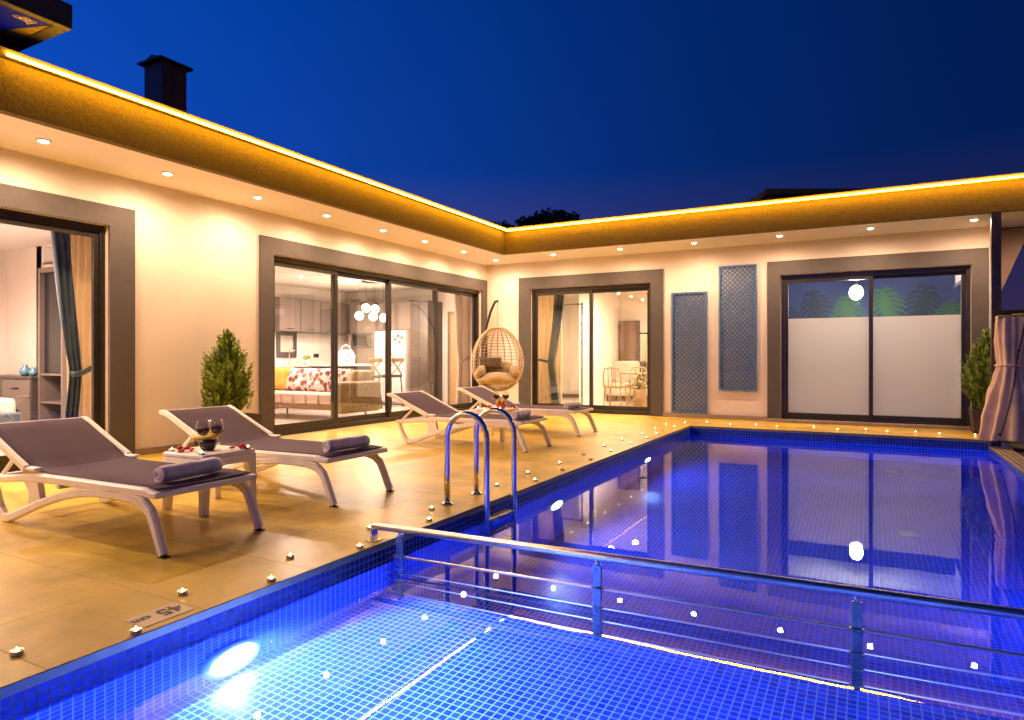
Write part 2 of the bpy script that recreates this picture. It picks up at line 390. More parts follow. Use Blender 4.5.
b2.poly([(PX0,YD-.05,zk),(PX1,YD+.07,zk),(PX1,YD+.07,zm),(PX0,YD-.05,zm)])
b2.poly([(PX0,YD-.05,zm),(PX1,YD+.07,zm),(PX1,PY1,zm),(PX0,PY1,zm)])
tag(b.build('pool_basin', M['pool'], recalc=False), kind='structure'); tag(b2.build('pool_basin', M['pooldeep'], recalc=False), kind='structure')
w = MB(); w.poly([(PX0,PY0,ZW),(PX1,PY0,ZW),(PX1,PY1,ZW),(PX0,PY1,ZW)])
tag(w.build('water', M['water'], recalc=False), kind='structure')
m, t, b = newmat('lamp_glow_volume'); t.n.remove(b); vs_ = t.add('ShaderNodeVolumePrincipled'); vs_.inputs['Color'].default_value = rgb((.34,.55,1)); vs_.inputs['Density'].default_value = .022; vs_.inputs['Anisotropy'].default_value = .2
t.link(vs_.outputs[0], t.n['Material Output'].inputs['Volume'])
w = MB().box(PX0+.002,PX1-.002,PY0+.002,YD-.06,zk+.002,ZW-.003)  # scattering box added so the near pool lamp gets a bloom
tag(w.build('water', m), kind='structure')
r = MB(); r.poly([(PX1+.02,-6,-.105),(9,-6,-.105),(9,PY1,-.105),(PX1+.02,PY1,-.105)]).poly([(1.62,PY1,-.105),(9,PY1,-.105),(9,16,-.105),(1.62,16,-.105)])
tag(r.build('side_path', M['unlitground'], recalc=False), kind='structure')
g = MB(); B = 400
for q in ((-B,B,-B,-6),(-B,B,17.5,B),(-B,-11.6,-6,17.5),(9,B,-6,17.5)):
    x0,x1,y0,y1 = q; g.poly([(x0,y0,-.12),(x1,y0,-.12),(x1,y1,-.12),(x0,y1,-.12)])
tag(g.build('ground', M['ground']), kind='structure')
g = thing('overflow_grate', 'brown slatted overflow grate along the right edge of the pool', 'grate', (1.46,5,-.1))
for k in range(4): M_ = MB().box(1.36+k*.055, 1.395+k*.055, PY0, PY1-.02, -.105, -.078, .004).build('slat', M['plinth'], g)

# ------------------------------------------------------------------ the villa
V = thing('villa', 'white L-shaped single-storey villa with brown fascia and dark framed glass doors', 'building', (XL,YB,0))
XW, YWn = XL-.25, YB+.25        # back faces of the outer walls
D0 = (.4, 3.99); D1 = (6.12, 11.45); D2 = (-5.90, -3.46); D3 = (-1.27, 1.33); ZD = 2.42
l = MB()
l.box(XW,XL,-4,D0[0],0,3.1).box(XW,XL,D0[0],D0[1],ZD,3.1).box(XW,XL,D0[1],D1[0],0,3.1).box(XW,XL,D1[0],D1[1],ZD,3.1).box(XW,XL,D1[1],YB,0,3.1)
l.build('wall', M['wall'], V)
l = MB()
l.box(XW,D2[0],YB,YWn,0,3.1).box(D2[0],D2[1],YB,YWn,ZD,3.1).box(D2[1],D3[0],YB,YWn,0,3.1).box(D3[0],D3[1],YB,YWn,ZD,3.1).box(D3[1],1.56,YB,YWn,0,3.1)
l.build('wall', M['wall'], V)
s = MB(); s.box(XW,XF-.09,-4,YF+.09,ZS,ZS+.03).box(XW,4.0,YF+.09,YWn,ZS,ZS+.03)
s.build('soffit', M['soffit'], V)
s = MB(); s.box(XF-.09,XF,-4,YF,ZS-.006,ZF).box(XF-.09,4.0,YF,YF+.09,ZS-.006,ZF)
s.build('fascia', M['fascia'], V)
rf = MB(); rf.box(-12.5,XF+.085,-4,17.2,ZF+.012,ZF+.055).box(XF+.085,4.03,YF-.085,17.2,ZF+.012,ZF+.055)
rf.box(-11.4,XF-.03,-4,YF,ZF+.001,ZF+.012).box(XF-.03,4.0,YF+.03,17.2,ZF+.001,ZF+.012).box(-11.4,XF-.03,YF,17.2,ZF+.001,ZF+.012)
roof = rf.build('roof', M['roof'], V)
ch = MB(); ch.box(-7.95,-7.60,5.03,5.36,ZF+.055,4.70)
for k in (0,1): ch.lathe([(.012,0),(.012,.004)], (-7.60+.001, 5.12+.15*k, 4.58), 8, Matrix.Rotation(PI/2,4,'Y'))
chim = ch.build('chimney', M['chimney'], V)
MB().box(-8.01,-7.54,4.97,5.42,4.702,4.73,.004).prism([(-7.97,5.01,4.731),(-7.58,5.01,4.731),(-7.775,5.01,4.80)],(0,.37,0)).build('chimney_cap', M['chimney'], chim)
rb = MB(); Mr = Matrix.Translation((-1.5,11.75,0)) @ Matrix.Rotation(math.radians(28),4,'Z')
rb.box(.14,5,.14,2.6,ZF+.055,3.80,0,Mr).box(0,5,0,2.7,3.801,3.90,0,Mr); rb.build('roof_hatch', M['fascia'], V)
# door and window surrounds standing proud of the render
PR = .035
def surround(axis, a0, a1, b0, b1, top):
    s = MB()
    if axis == 'x':
        s.box(XL,XL+PR,a0,b0,.0,top).box(XL,XL+PR,b1,a1,0,top).box(XL,XL+PR,b0,b1,ZD,top)
    else:
        s.box(a0,b0,YB-PR,YB,0,top).box(b1,a1,YB-PR,YB,0,top).box(b0,b1,YB-PR,YB,ZD,top)
    s.build('window_surround', M['surround'], V)
surround('x', .1, 4.255, D0[0], D0[1], 2.63); surround('x', 5.905, YB-.04, D1[0], D1[1], 2.64)
surround('y', -6.16, -3.235, D2[0], D2[1], 2.65); surround('y', -1.475, 1.535, D3[0], D3[1], 2.65)
for y0,y1 in ((-4,.1),(4.255,5.905)): MB().box(XL,XL+.03,y0,y1,0,.075,.004).build('plinth', M['plinth'], V)
for x0,x1 in ((XL+.03,-6.16),(-3.235,-1.475)): MB().box(x0,x1,YB-.055,YB,0,.075,.004).build('plinth', M['plinth'], V)
MB().box(-1.475,1.54,YB-.16,YB-.036,0,.05,.004).build('door_step', M['plinth'], V)
MB().box(1.415,1.52,YF-.02,YF+.07,-.1,ZS-.008).build('column', M['chimney'], V)
MB().box(1.54,1.555,YB-.42,YB-.001,0,ZS-.002).build('wall_return', M['wall'], V)

def sliding_door(axis, a0, a1, splits, face, frost=None, label=None):
    """outer frame with sashes, panes and one handle"""
    inn = -1 if axis == 'x' else 1
    f0 = face + inn*.05; dep = .13
    def bx(m, u0,u1,v0,v1,z0,z1,bev=.003):
        va, vb = sorted((v0,v1))
        if axis == 'x': m.box(va,vb,u0,u1,z0,z1,bev)
        else: m.box(u0,u1,va,vb,z0,z1,bev)
    o = MB(); v0, v1 = f0, f0+inn*dep
    bx(o,a0,a0+.05,v0,v1,0.001,ZD); bx(o,a1-.05,a1,v0,v1,0.001,ZD); bx(o,a0+.05,a1-.05,v0,v1,ZD-.07,ZD-.001); bx(o,a0+.05,a1-.05,v0,v1,0.001,.07)
    D = o.build('sliding_door', M['alu'], V)
    if label: D['label'] = label
    ed = [a0+.05]+splits+[a1-.05]
    for i in range(len(ed)-1):
        off = (.018 if i % 2 == 0 else .068) ; s0, s1 = f0+inn*off, f0+inn*(off+.042)
        u0, u1 = ed[i]-(.03 if i else 0), ed[i+1]+(.03 if i < len(ed)-2 else 0); st = .058
        m_ = MB(); bx(m_,u0,u0+st,s0,s1,.071,ZD-.071); bx(m_,u1-st,u1,s0,s1,.071,ZD-.071); bx(m_,u0+st,u1-st,s0,s1,ZD-.13,ZD-.071); bx(m_,u0+st,u1-st,s0,s1,.071,.15)
        m_.build('sash', M['alu'], D)
        mid = f0+inn*(off+.021)
        def pane(z0,z1,nm,ma):
            q = MB(); bx(q,u0+st-.002,u1-st+.002,mid-.004,mid+.004,z0,z1,0)
            q.build(nm, ma, D)
        if frost:
            pane(frost,ZD-.128,'pane',M['glass']); pane(.148,frost-.002,'frosted_pane',M['frost'])
        else:
            pane(.148,ZD-.128,'pane',M['glass'])
    # handle
    hu = a1-.05-.03 if axis == 'x' and len(splits) < 2 else (splits[len(splits)//2] if len(splits) > 1 else a0+.08)
    h = MB(); v = f0 - inn*.002
    P_ = [(v,hu,.93),(v-inn*.035,hu,.95),(v-inn*.035,hu,1.10),(v,hu,1.12)]
    if axis == 'y': P_ = [(q[1],q[0],q[2]) for q in P_]
    h.tube(P_, .008, 6); h.build('handle', M['black'], D)
sliding_door('x', D0[0], D0[1], [1.6, 2.8], XL)
sliding_door('x', D1[0], D1[1], [7.39,8.65,10.0], XL)
sliding_door('y', D2[0], D2[1], [-4.66], YB)
sliding_door('y', D3[0], D3[1], [.04], YB, 1.70)

# interior shells (all part of the building)
iw = MB()
iw.box(-11.35,-11.20,5.45,12.3,0,3.0).box(-12.4,-12.25,-2,5.6,0,3.0)                      # back of left wing
iw.box(-12.25,XW,5.45,5.55,0,2.95)                        # bedroom / living room
iw.box(-12.25,XW,-2.1,-2.0,0,2.95)
iw.box(-11.2,XW-.01,12.2,12.35,0,2.95)                   # end of living room
iw.box(-7.30,-7.171,YWn+.3,16.2,0,2.95); iw.box(-7.3,-7.171,YB+.001,YWn+.3,0,2.95)
iw.box(-7.17,1.56,16.0,16.15,0,2.95)
iw.box(-2.75,-2.60,YWn,16.0,0,2.95)
iw.box(1.42,1.56,YWn,16.0,0,2.95)
iw.box(-6.0,-5.55,14.4,16.0,0,2.8)                       # pier in the room behind
iw.build('interior_wall', M['iwall'], V)
cl = MB()
cl.box(-12.25,XW,-2,5.45,2.78,2.82).box(-11.2,XW,5.55,12.2,2.64,2.68).box(-7.17,-2.75,YWn,16,2.70,2.74).box(-2.6,1.42,YWn,14.62,2.72,2.76)
cl.build('ceiling', M['ceil'], V)
fl = MB()
fl.box(-12.25,XW+.02,-2,5.45,-.02,.012).box(-11.2,XW+.02,5.55,12.2,-.02,.012).box(-7.17,-2.75,YWn-.02,16,-.02,.012).box(-2.6,1.42,YWn-.02,14.6,-.02,.012)
fl.build('room_floor', M['ifloor'], V)
for x0,x1,y1 in ((-7.55,-7.2,12.199),(-5.54,-2.76,15.999),(-7.16,-6.01,15.999)): MB().box(x0,x1,y1-.02,y1,.013,.10).build('skirting', M['taupedark'], V)
# feature wall with leaf print behind the frosted doors
fw = MB().box(-2.6,1.42,14.62,14.75,0,2.95).build('feature_wall', M['bluewall'], V)
def monstera(m, cx, cz, R, ang, y):
    """one split leaf as a fan of lobes"""
    n = 6
    def T(px, pz):
        c_, s_ = math.cos(ang), math.sin(ang)
        return (cx+R*(px*c_-pz*s_), y, cz+R*(px*s_+pz*c_))
    for k in range(n):
        for sd in (-1,1):
            t0 = .06+k*.155; L = (.46,.60,.64,.60,.50,.30)[k]; w_ = .056
            up = (-.40,-.36,-.30,-.24,-.15,-.03)[k]
            c0 = [(sd*L*q, t0+.06+up*q**1.4+.10*math.sin(PI*q)) for q in (0,.35,.7,1)]
            top = [(c0[0][0],c0[0][1]+w_*.7),(c0[1][0],c0[1][1]+w_*1.1),(c0[2][0],c0[2][1]+w_*1.05)]
            bot = [(c0[0][0],c0[0][1]-w_*.7),(c0[1][0],c0[1][1]-w_*1.1),(c0[2][0],c0[2][1]-w_*1.05)]
            for q in range(2): m.prism([T(*bot[q]),T(*bot[q+1]),T(*top[q+1]),T(*top[q])],(0,-.003,0))
            m.prism([T(*bot[2]),T(*c0[3]),T(*top[2])],(0,-.003,0))
    m.prism([T(-.17,.0),T(0,-.05),T(.17,.0),T(.19,.45),T(.02,1.04),T(-.02,1.04),T(-.19,.45)], (0,-.004,0))
for i,(x,z,R,a,dk) in enumerate([(-1.36,1.60,.62,.3,1),(-.86,1.84,.70,.25,1),(-.34,1.74,.66,.05,0),(.36,1.85,.68,.2,0),(.86,1.86,.70,-.2,1),(1.26,1.66,.6,-.4,0),(-2.1,1.4,.6,.1,0),(-1.2,.9,.7,.2,0),(-.2,.8,.75,-.1,1),(.8,.75,.7,.15,0),(-1.9,.6,.7,-.2,1)]):
    lf = MB(); monstera(lf, x, z-.02, R*.84, a, 14.618-.003*(i%4)); lf.build('leaf_print', M['monstera_dk' if dk else 'monstera_lt'], fw)

# LED lines under the roof edge
led = MB().box(XF+.091,XF+.111,2.56,YF-.114,ZF-.005,ZF+.014).build('led_strip', M['led'])
tag(led, 'glowing amber LED line under the roof edge of the left wing', 'LED strip', 'LED roof lines')
led = MB().box(XF+.091,4.0,YF-.111,YF-.091,ZF-.005,ZF+.014).build('led_strip', M['led'])
tag(led, 'glowing amber LED line under the roof edge of the rear wing', 'LED strip', 'LED roof lines')

# ------------------------------------------------------------------ lamps
def spot(loc, P, col, size=150, blend=1.0, rad=.03, rot=(0,0,0), parent=None, name='spot_lamp'):
    li = bpy.data.lights.new(name, 'SPOT'); li.energy = P; li.color = col; li.spot_size = math.radians(size); li.spot_blend = blend; li.shadow_soft_size = rad
    o = bpy.data.objects.new(name, li); COL.objects.link(o); o.location = loc; o.rotation_euler = rot
    return o
def point(loc, P, col, rad=.05, name='bulb_lamp'):
    li = bpy.data.lights.new(name, 'POINT'); li.energy = P; li.color = col; li.shadow_soft_size = rad
    o = bpy.data.objects.new(name, li); COL.objects.link(o); o.location = loc; return o
WARM = (1.0,.625,.37); INW = (1.0,.76,.54)
DLW = 93
def downlight_proto():
    t = thing('downlight', 'x', 'downlight', (0,0,0), 'soffit downlights')
    MB().lathe([(.058,0),(.058,-.008),(.047,-.010),(.045,-.002)], seg=18).build('rim', M['dl_rim'], t)
    MB().lathe([(.040,-.001),(.038,-.009),(.029,-.017),(.015,-.021),(.003,-.022)], seg=16).build('lens', M['dl_lens'], t)
    return t
dp = downlight_proto(); used = [False]
def downlight(x, y, label, W=DLW):
    o = dp if not used[0] else dup(dp, (x,y,ZS))
    used[0] = True; o.location = (x,y,ZS-.001); o['label'] = label
    spot((x,y,ZS-.038), W, WARM, 180, .72, .035)
for y in (-3.8,-2.65,-1.5,-.35): spot((-6.36,y,ZS-.03), DLW, WARM, 180, .72, .035)   # unseen spots added as fill, carrying the row on behind the camera
spot((2.54,10.99,ZS-.03), DLW, WARM, 180, .72, .035)  # unseen spot added beyond the column to light the tan fabric
for i,y in enumerate((.8,1.95,3.11,4.27,5.41,6.54,7.70,8.75,9.92,11.08)):
    if i < 2: spot((-6.36,y,ZS-.03), DLW, WARM, 180, .72, .035); continue
    downlight(-6.36, y, f'round soffit downlight of the left wing, {ORD[i-2]} from the left' if i < 9 else 'round soffit downlight in the inner corner of the two wings')
for i,x in enumerate((-5.09,-3.81,-2.53,-1.21,.03,1.285)):
    downlight(x, 10.99, f'round soffit downlight of the rear wing, {ORD[i]} from its inner corner' if i < 5 else 'round soffit downlight beside the dark column at the right end')
# ceiling spots indoors
ip = thing('ceiling_spot', 'x', 'ceiling light', (0,0,0), 'indoor ceiling spots')
MB().lathe([(.05,0),(.05,-.008),(.040,-.010),(.038,-.002)], seg=14).build('rim', M['white'], ip)
MB().lathe([(.038,-.001),(.038,-.005)], seg=12).build('lens', M['in_lens'], ip)
first = [True]
def ceilspot(x, y, z, label, W=26, col=INW):
    o = ip if first[0] else dup(ip, (x,y,z)); first[0] = False
    o.location = (x,y,z-.001); o['label'] = label
    spot((x,y,z-.03), W, col, 172, .6, .06)
LRC = (1.0,.70,.55)
for x,y,lb in ((-9.6,8.5,'leftmost lit ceiling spot in the kitchen living room'),(-8.3,7.9,'lit ceiling spot above the floral sofa, nearest the glass'),(-9.3,9.9,'lit ceiling spot left of the globe pendant lamp'),(-8.2,10.6,'lit ceiling spot right of the globe pendant lamp')):
    ceilspot(x,y,2.64,lb,340,LRC)
for x,y,lb in ((-9.4,3.2,'lit ceiling spot in the bedroom, nearer its dark shelf unit'),(-8.4,2.0,'lit ceiling spot in the bedroom, nearer the bed')):
    ceilspot(x,y,2.78,lb,950,LRC)
for x,y,lb in ((-6.1,13.4,'lit ceiling spot above the glass screen of the rear room'),(-4.7,13.0,'lit ceiling spot of the rear room just right of the door mullion'),(-4.4,13.7,'second lit ceiling spot right of the rear door mullion'),(-3.9,13.2,'rightmost lit ceiling spot in the rear room')):
    ceilspot(x,y,2.70,lb,280,(1,.72,.46))

# underwater lamps
pp = thing('pool_lamp', 'x', 'pool light', (0,0,0), 'underwater pool lamps')
RY = Matrix.Rotation(PI/2,4,'Y')
MB().lathe([(.150,0),(.150,.025),(.125,.034),(.12,.02)], seg=28, ax=RY).build('rim', M['poolrim'], pp)
MB().lathe([(.12,.012),(.118,.026),(.08,.036),(.01,.040)], seg=24, ax=RY).build('lens', M['pool_led'], pp)
for i,(y,z,lb,W) in enumerate(((1.92,-.42,'big glaring white lamp in the side wall of the shallow near pool',2100),(5.26,-.60,'underwater lamp in the left wall of the main pool, nearer the ladder',78),(7.97,-.62,'underwater lamp in the left wall of the main pool, nearer the villa',78))):
    o = pp if i == 0 else dup(pp, (PX0,y,z)); o.location = (PX0+.001,y,z); o['label'] = lb
    spot((PX0+.06,y,z+.05), W, (.20,.36,1.0), 178, .35, 0, (0,-PI/2,0))
for y,z,W in ((.9,-.36,620),(5.0,-.62,52)):      # unseen lamps added at the opposite wall to even out the pool light
    point((PX1-.13,y,z), W, (.20,.38,1.0), 0)
pin = thing('pool_inlet', 'small white inlet disc on the main pool floor, nearer the villa', 'inlet', (.28,9.46,zm), 'pool floor inlets')
MB().lathe([(.09,.001),(.085,.012),(.02,.016)], (.28,9.46,zm), 16).build('cover', M['white'], pin)
dup(pin, (.31,6.67,zm), None, 'small white inlet disc on the main pool floor, nearer the railing')

# ------------------------------------------------------------------ sun loungers
def lounger_proto():
    t = thing('sun_lounger', 'x', 'sun lounger', (0,0,0), 'sun loungers on the deck')
    W = .62
    for y in (0, W):
        f = MB(); P = lambda L: [(a,y,z) for a,z in L]
        f.bar(P([(.015,.012),(-.01,.06),(-.05,.15),(-.09,.225),(-.15,.268),(-.24,.288),(-.40,.293),(-.58,.286),(-.78,.262),(-.98,.218),(-1.18,.158),(-1.36,.095),(-1.50,.045),(-1.57,.026),(-1.62,.03),(-1.665,.07),(-1.70,.13),(-1.735,.20),(-1.765,.268)]), .042, [.05,.052,.055,.058,.06,.06,.058,.055,.052,.05,.05,.05,.052,.056,.06,.05,.042,.04,.04])
        yy = y + (.004 if y == 0 else -.004)
        f.bar([(a,yy,z) for a,z in ((-.05,.316),(-.14,.327),(-.5,.322),(-.9,.318),(-1.2,.312),(-1.35,.302),(-1.6,.274),(-1.79,.262))], .05, [.03,.05,.052,.052,.055,.05,.045,.04])
        f.prism([(-1.20,yy-.018,.292),(-1.17,yy-.018,.17),(-1.31,yy-.018,.12),(-1.30,yy-.018,.22),(-1.37,yy-.018,.29)], (0,.036,0))
        f.build('side_frame', M['plastic'], t)
        sp = 1 if y else -1
        k = MB(); k.bar([(-1.33,y+sp*.012,.360),(-1.48,y+sp*.012,.422),(-1.65,y+sp*.012,.497),(-1.80,y+sp*.012,.565),(-1.88,y+sp*.012,.594),(-1.925,y+sp*.012,.590)], .036, [.05,.048,.045,.042,.045,.03])
        k.build('backrest_rail', M['plastic'], t)
        MB().obox((-1.285,y+sp*.0,.362),(.15,.05,.022),bev=.008).build('armrest_stub', M['plastic'], t)
        MB().bar([(-1.735,y-sp*.04,.285),(-1.64,y-sp*.04,.36),(-1.55,y-sp*.04,.44)], .022, .026).build('support_strut', M['plastic'], t)
        MB().box(-.012,.04,y-.022,y+.022,0,.006,.001).build('foot_pad', M['black'], t)
    for a_,b_,y_,z0_,z1_ in ((-.075,-.025,-.02,.303,.336),(-1.80,-1.765,.02,.245,.28),(-1.06,-1.02,.02,.255,.29),(-.30,-.26,.02,.275,.305)): MB().box(a_,b_,y_,W-y_,z0_,z1_,.006).build('cross_bar', M['plastic'], t)
    MB().bar([(-1.895,-.02,.588),(-1.895,W+.02,.588)], .03, .04, Vector((1,0,0))).build('head_bar', M['plastic'], t)
    s = MB()
    path = [(-.045,.343),(-.18,.352),(-.5,.347),(-.9,.342),(-1.15,.343),(-1.28,.352),(-1.36,.374),(-1.48,.428),(-1.65,.504),(-1.80,.572),(-1.88,.600)]
    def fn(u, v):
        k = u*(len(path)-1); i = min(int(k), len(path)-2); f_ = k-i
        x = path[i][0]*(1-f_)+path[i+1][0]*f_; z = path[i][1]*(1-f_)+path[i+1][1]*f_
        sag = .022*math.sin(PI*v)*math.sin(PI*min(1,u*1.6+.05))
        sag += .003*noise.noise(Vector((x*5,v*3,0)))
        return (x, .012+v*(W-.024), z-sag)
    s.grid(fn, 40, 10, .006); s.build('sling', M['sling'], t)
    return t
lp = lounger_proto()
LG = [(-3.28,2.17,'nearest sun lounger, dark sling, white frame, left of the side table with yellow fruit'),(-3.33,3.48,'sun lounger standing in front of the potted conifer, towel on its foot end'),
      (-3.36,6.50,'sun lounger seen behind the steel pool ladder, its back to the sofa windows'),(-3.42,8.17,'farthest sun lounger, in front of the hanging egg chair')]
lp.location = (LG[0][0],LG[0][1],0); lp['label'] = LG[0][2]
for x,y,lb in LG[1:]: dup(lp, (x,y,0), None, lb)
# rolled towels
def towel_mesh(sd):
    m = MB(); rings = []
    for i in range(25):
        x = (i/24-.5)*.41; q = abs(i/24-.5)*2; ring = []
        for k in range(28):
            a = 2*PI*k/28
            r = .049*(1-.10*q**12)*(1+.07*noise.noise(Vector((x*9+sd, math.cos(a)*1.3, math.sin(a)*1.3)))+.03*math.sin(x*40+sd))
            ring.append((x+.006*math.sin(a*2+sd)*q**8, r*math.cos(a), r*math.sin(a)*.94))
        rings.append(ring)
    m.rings(rings)
    for sx in (-1,1):        # the turns of the roll at both ends
        m.tube([(sx*.206, (.007+.037*i/50)*math.cos(i*.36), (.007+.037*i/50)*math.sin(i*.36)*.94) for i in range(51)], .005, 6)
    return m
TW = [(-3.49,2.17+.31,.352+.048,PI/2+.12,'lilac grey rolled towel on the nearest sun lounger'),(-3.50,3.48+.33,.400,PI/2-.05,'rolled towel on the sun lounger in front of the potted conifer'),(-3.56,6.5+.30,.400,PI/2+.1,'rolled towel on the sun lounger behind the pool ladder'),(-3.64,8.17+.32,.400,PI/2,'rolled towel on the farthest sun lounger below the egg chair')]
t0 = None
for i,(x,y,z,rz,lb) in enumerate(TW):
    if t0 is None: o = t0 = towel_mesh(1.3).build('rolled_towel', M['towel'])
    else: o = t0.copy(); COL.objects.link(o)
    o.location = (x,y,z); o.rotation_euler = (0,0,rz); tag(o, lb, 'towel', 'rolled towels on the loungers')

# ------------------------------------------------------------------ side tables with drinks
def table_proto():
    t = thing('side_table', 'x', 'side table', (0,0,0), 'white side tables'); a = .215; H = .40
    MB().box(-a,a,-a,a,H-.03,H,.012).build('tabletop', M['plastic'], t)
    ap = MB()
    for s_ in (-1,1):
        for ax in (0,1):
            # apron with an arched lower edge
            pts = [(-.16,H-.031),(.16,H-.031),(.16,H-.12),(.135,H-.085),(-.135,H-.085),(-.16,H-.12)]
            if ax == 0: ap.prism([(x,s_*(a-.012)-.01,z) for x,z in pts],(0,.02,0))
            else: ap.prism([(s_*(a-.012)-.01,x,z) for x,z in pts],(.02,0,0))
    ap.build('apron', M['plastic'], t)
    for sx in (-1,1):
        for sy in (-1,1):
            g_ = MB(); x,y = sx*(a-.032), sy*(a-.032)
            g_.rings([[(x+sx*dx+q[0]*w,y+sy*dx+q[1]*w,z) for q in ((-1,-1),(1,-1),(1,1),(-1,1))] for z,w,dx in ((0,.022,.012),(.2,.026,.005),(H-.031,.031,0))],smooth=False)
            g_.build('leg', M['plastic'], t)
    return t
tp = table_proto(); TC = [(-4.09,3.07),(-4.24,7.41)]
tp.location = (*TC[0],0); tp['label'] = 'white side table with wine glasses between the two nearest sun loungers'
dup(tp, (*TC[1],0), None, 'white side table with wine glasses between the two far sun loungers')
def wineglass():
    t = thing('wine_glass', 'x', 'wine glass', (0,0,0), 'glasses of red wine')
    MB().lathe([(.036,0),(.036,.003),(.006,.008),(.0045,.02),(.0045,.085),(.012,.095),(.034,.112),(.042,.135),(.041,.16),(.034,.19),(.0325,.19),(.039,.16),(.040,.136),(.032,.115),(.010,.099)], seg=18, caps=False).build('glass_body', M['stem'], t)
    MB().lathe([(.009,.1005),(.031,.1165),(.0385,.136),(.0385,.150)], seg=16).build('wine', M['wine'], t)
    return t
wg = wineglass(); wg.scale = (1.14,1.14,1.14); zt = .40
G = [(TC[0][0]+.07,TC[0][1]-.11,'wine glass nearer the camera on the table between the nearest loungers'),(TC[0][0]+.035,TC[0][1]+.02,'wine glass behind the yellow fruit on the table between the nearest loungers'),
     (TC[1][0]+.02,TC[1][1]-.06,'left wine glass on the far side table'),(TC[1][0]+.12,TC[1][1]+.02,'right wine glass on the far side table')]
for i,(x,y,lb) in enumerate(G):
    if i == 0: wg.location = (x,y,zt); wg['label'] = lb
    else: dup(wg,(x,y,zt),None,lb)
# dark bowl with yellow fruit
f = thing('fruit_bowl', 'small dark bowl with yellow banana and fruit on the near side table', 'fruit bowl', (TC[0][0]+.05,TC[0][1]+.01,zt))
x,y = TC[0][0]+.0,TC[0][1]-.02
MB().lathe([(.035,zt),(.045,zt+.01),(.062,zt+.05),(.066,zt+.075),(.06,zt+.075),(.04,zt+.02)],(x,y,0),18).build('bowl', M['black'], f)
q = MB()
q.tube([(x-.10,y-.06,zt+.10),(x-.06,y-.05,zt+.085),(x,y-.03,zt+.085),(x+.05,y,zt+.095),(x+.09,y+.05,zt+.13)],[.006,.018,.02,.017,.006],8)
q.tube([(x-.08,y-.0,zt+.11),(x-.03,y+.01,zt+.10),(x+.03,y+.03,zt+.105),(x+.07,y+.08,zt+.13)],[.006,.017,.018,.006],8)
q.ell((x-.02,y+.03,zt+.085),(.03,.03,.03),10,7); q.build('fruit', M['fruit_y'], f)
f = thing('fruit_bowl', 'small red bowl with orange and yellow fruit on the far side table', 'fruit bowl', (TC[1][0]+.07,TC[1][1]-.07,zt))
x,y = TC[1][0]+.12,TC[1][1]-.10
MB().lathe([(.04,zt),(.05,zt+.01),(.068,zt+.05),(.072,zt+.07),(.066,zt+.07),(.04,zt+.02)],(x,y,0),18).build('bowl', M['fruit_r'], f)
q = MB(); q.ell((x-.025,y-.02,zt+.085),(.035,.035,.033),10,7).ell((x+.03,y,zt+.088),(.034,.034,.034),10,7).ell((x,y+.02,zt+.105),(.03,.03,.03),10,7)
q.build('fruit', M['fruit_y'], f)
def petals(x, y, n, R, label):
    m = MB()
    for k in range(n):
        a = random.uniform(0,2*PI); r = R*random.random()**.7; px,py = x+r*math.cos(a), y+r*math.sin(a); z = zt+.004+random.random()*.035*(1-r/R)
        m.ell((px,py,z+.008),(.022,.017,.005),8,5,random.uniform(0,6),.3,random.uniform(-.7,.7),random.uniform(-.7,.7))
    tag(m.build('flower_petals', M['redpetal']), label, 'petals', 'red petals on the side tables')
petals(TC[0][0]-.09,TC[0][1]-.13,12,.07,'red flower petals left of the glasses on the near side table')
petals(TC[0][0]+.15,TC[0][1]+.13,12,.06,'red flower petals right of the glasses on the near side table')
petals(TC[1][0]-.06,TC[1][1]-.10,9,.06,'red flower petals left of the fruit on the far side table')
petals(TC[1][0]+.16,TC[1][1]+.12,12,.06,'red flower petals right of the fruit on the far side table')

# ------------------------------------------------------------------ tealights
def tealight(lit):
    t = thing('tealight', 'x', 'candle', (0,0,0), 'tealights round the pool')
    MB().lathe([(.020,0),(.0235,.002),(.024,.018),(.0247,.0185),(.0235,.017),(.023,.013)], seg=16).build('cup', M['alucup'], t)
    w = MB().lathe([(.0228,.009),(.0228,.0145),(.004,.0135)], seg=14)
    if not lit: w.tube([(0,0,.011),(.001,0,.019)], .001, 5)
    w.build('wax', M['wax'], t)
    if lit: MB().lathe([(.0015,.0135),(.0040,.017),(.0042,.021),(.0028,.026),(.0006,.032)], seg=8).build('flame', M['flame'], t)
    return t
tl_on, tl_off = tealight(True), tealight(False); tu = [False, False]
tl_on.scale = tl_off.scale = (.87,.87,.87)
def put_tl(x, y, z, lb, lit=True):
    k = 0 if lit else 1; src = (tl_on, tl_off)[k]
    if not tu[k]: tu[k] = True; src.location = (x,y,z); src['label'] = lb
    else: dup(src,(x,y,z),random.uniform(0,6),lb)
outer = [(-2.65,1.21),(-2.68,1.87),(-2.67,2.48),(-2.69,3.13),(-2.66,3.74),(-2.68,4.68),(-2.72,5.32),(-2.69,5.95),(-2.71,6.62),(-2.75,7.37),(-2.76,8.05),(-2.73,8.78),(-2.75,9.48),(-2.77,10.16)]
edge = [(-2.455,1.52),(-2.47,2.18),(-2.47,2.79),(-2.49,3.47),(-2.5,5.02),(-2.51,5.62),(-2.51,6.33),(-2.54,7.02),(-2.55,7.74),(-2.54,8.37),(-2.55,8.88),(-2.59,9.34),(-2.58,9.92),(-2.58,10.58)]
back = [(-2.28,10.8),(-1.9,10.65),(-1.53,10.76),(-1.21,10.63),(-.72,10.87),(-.39,10.64),(-.03,10.84),(.24,10.73),(.59,10.84),(.86,10.72),(1.27,10.75)]
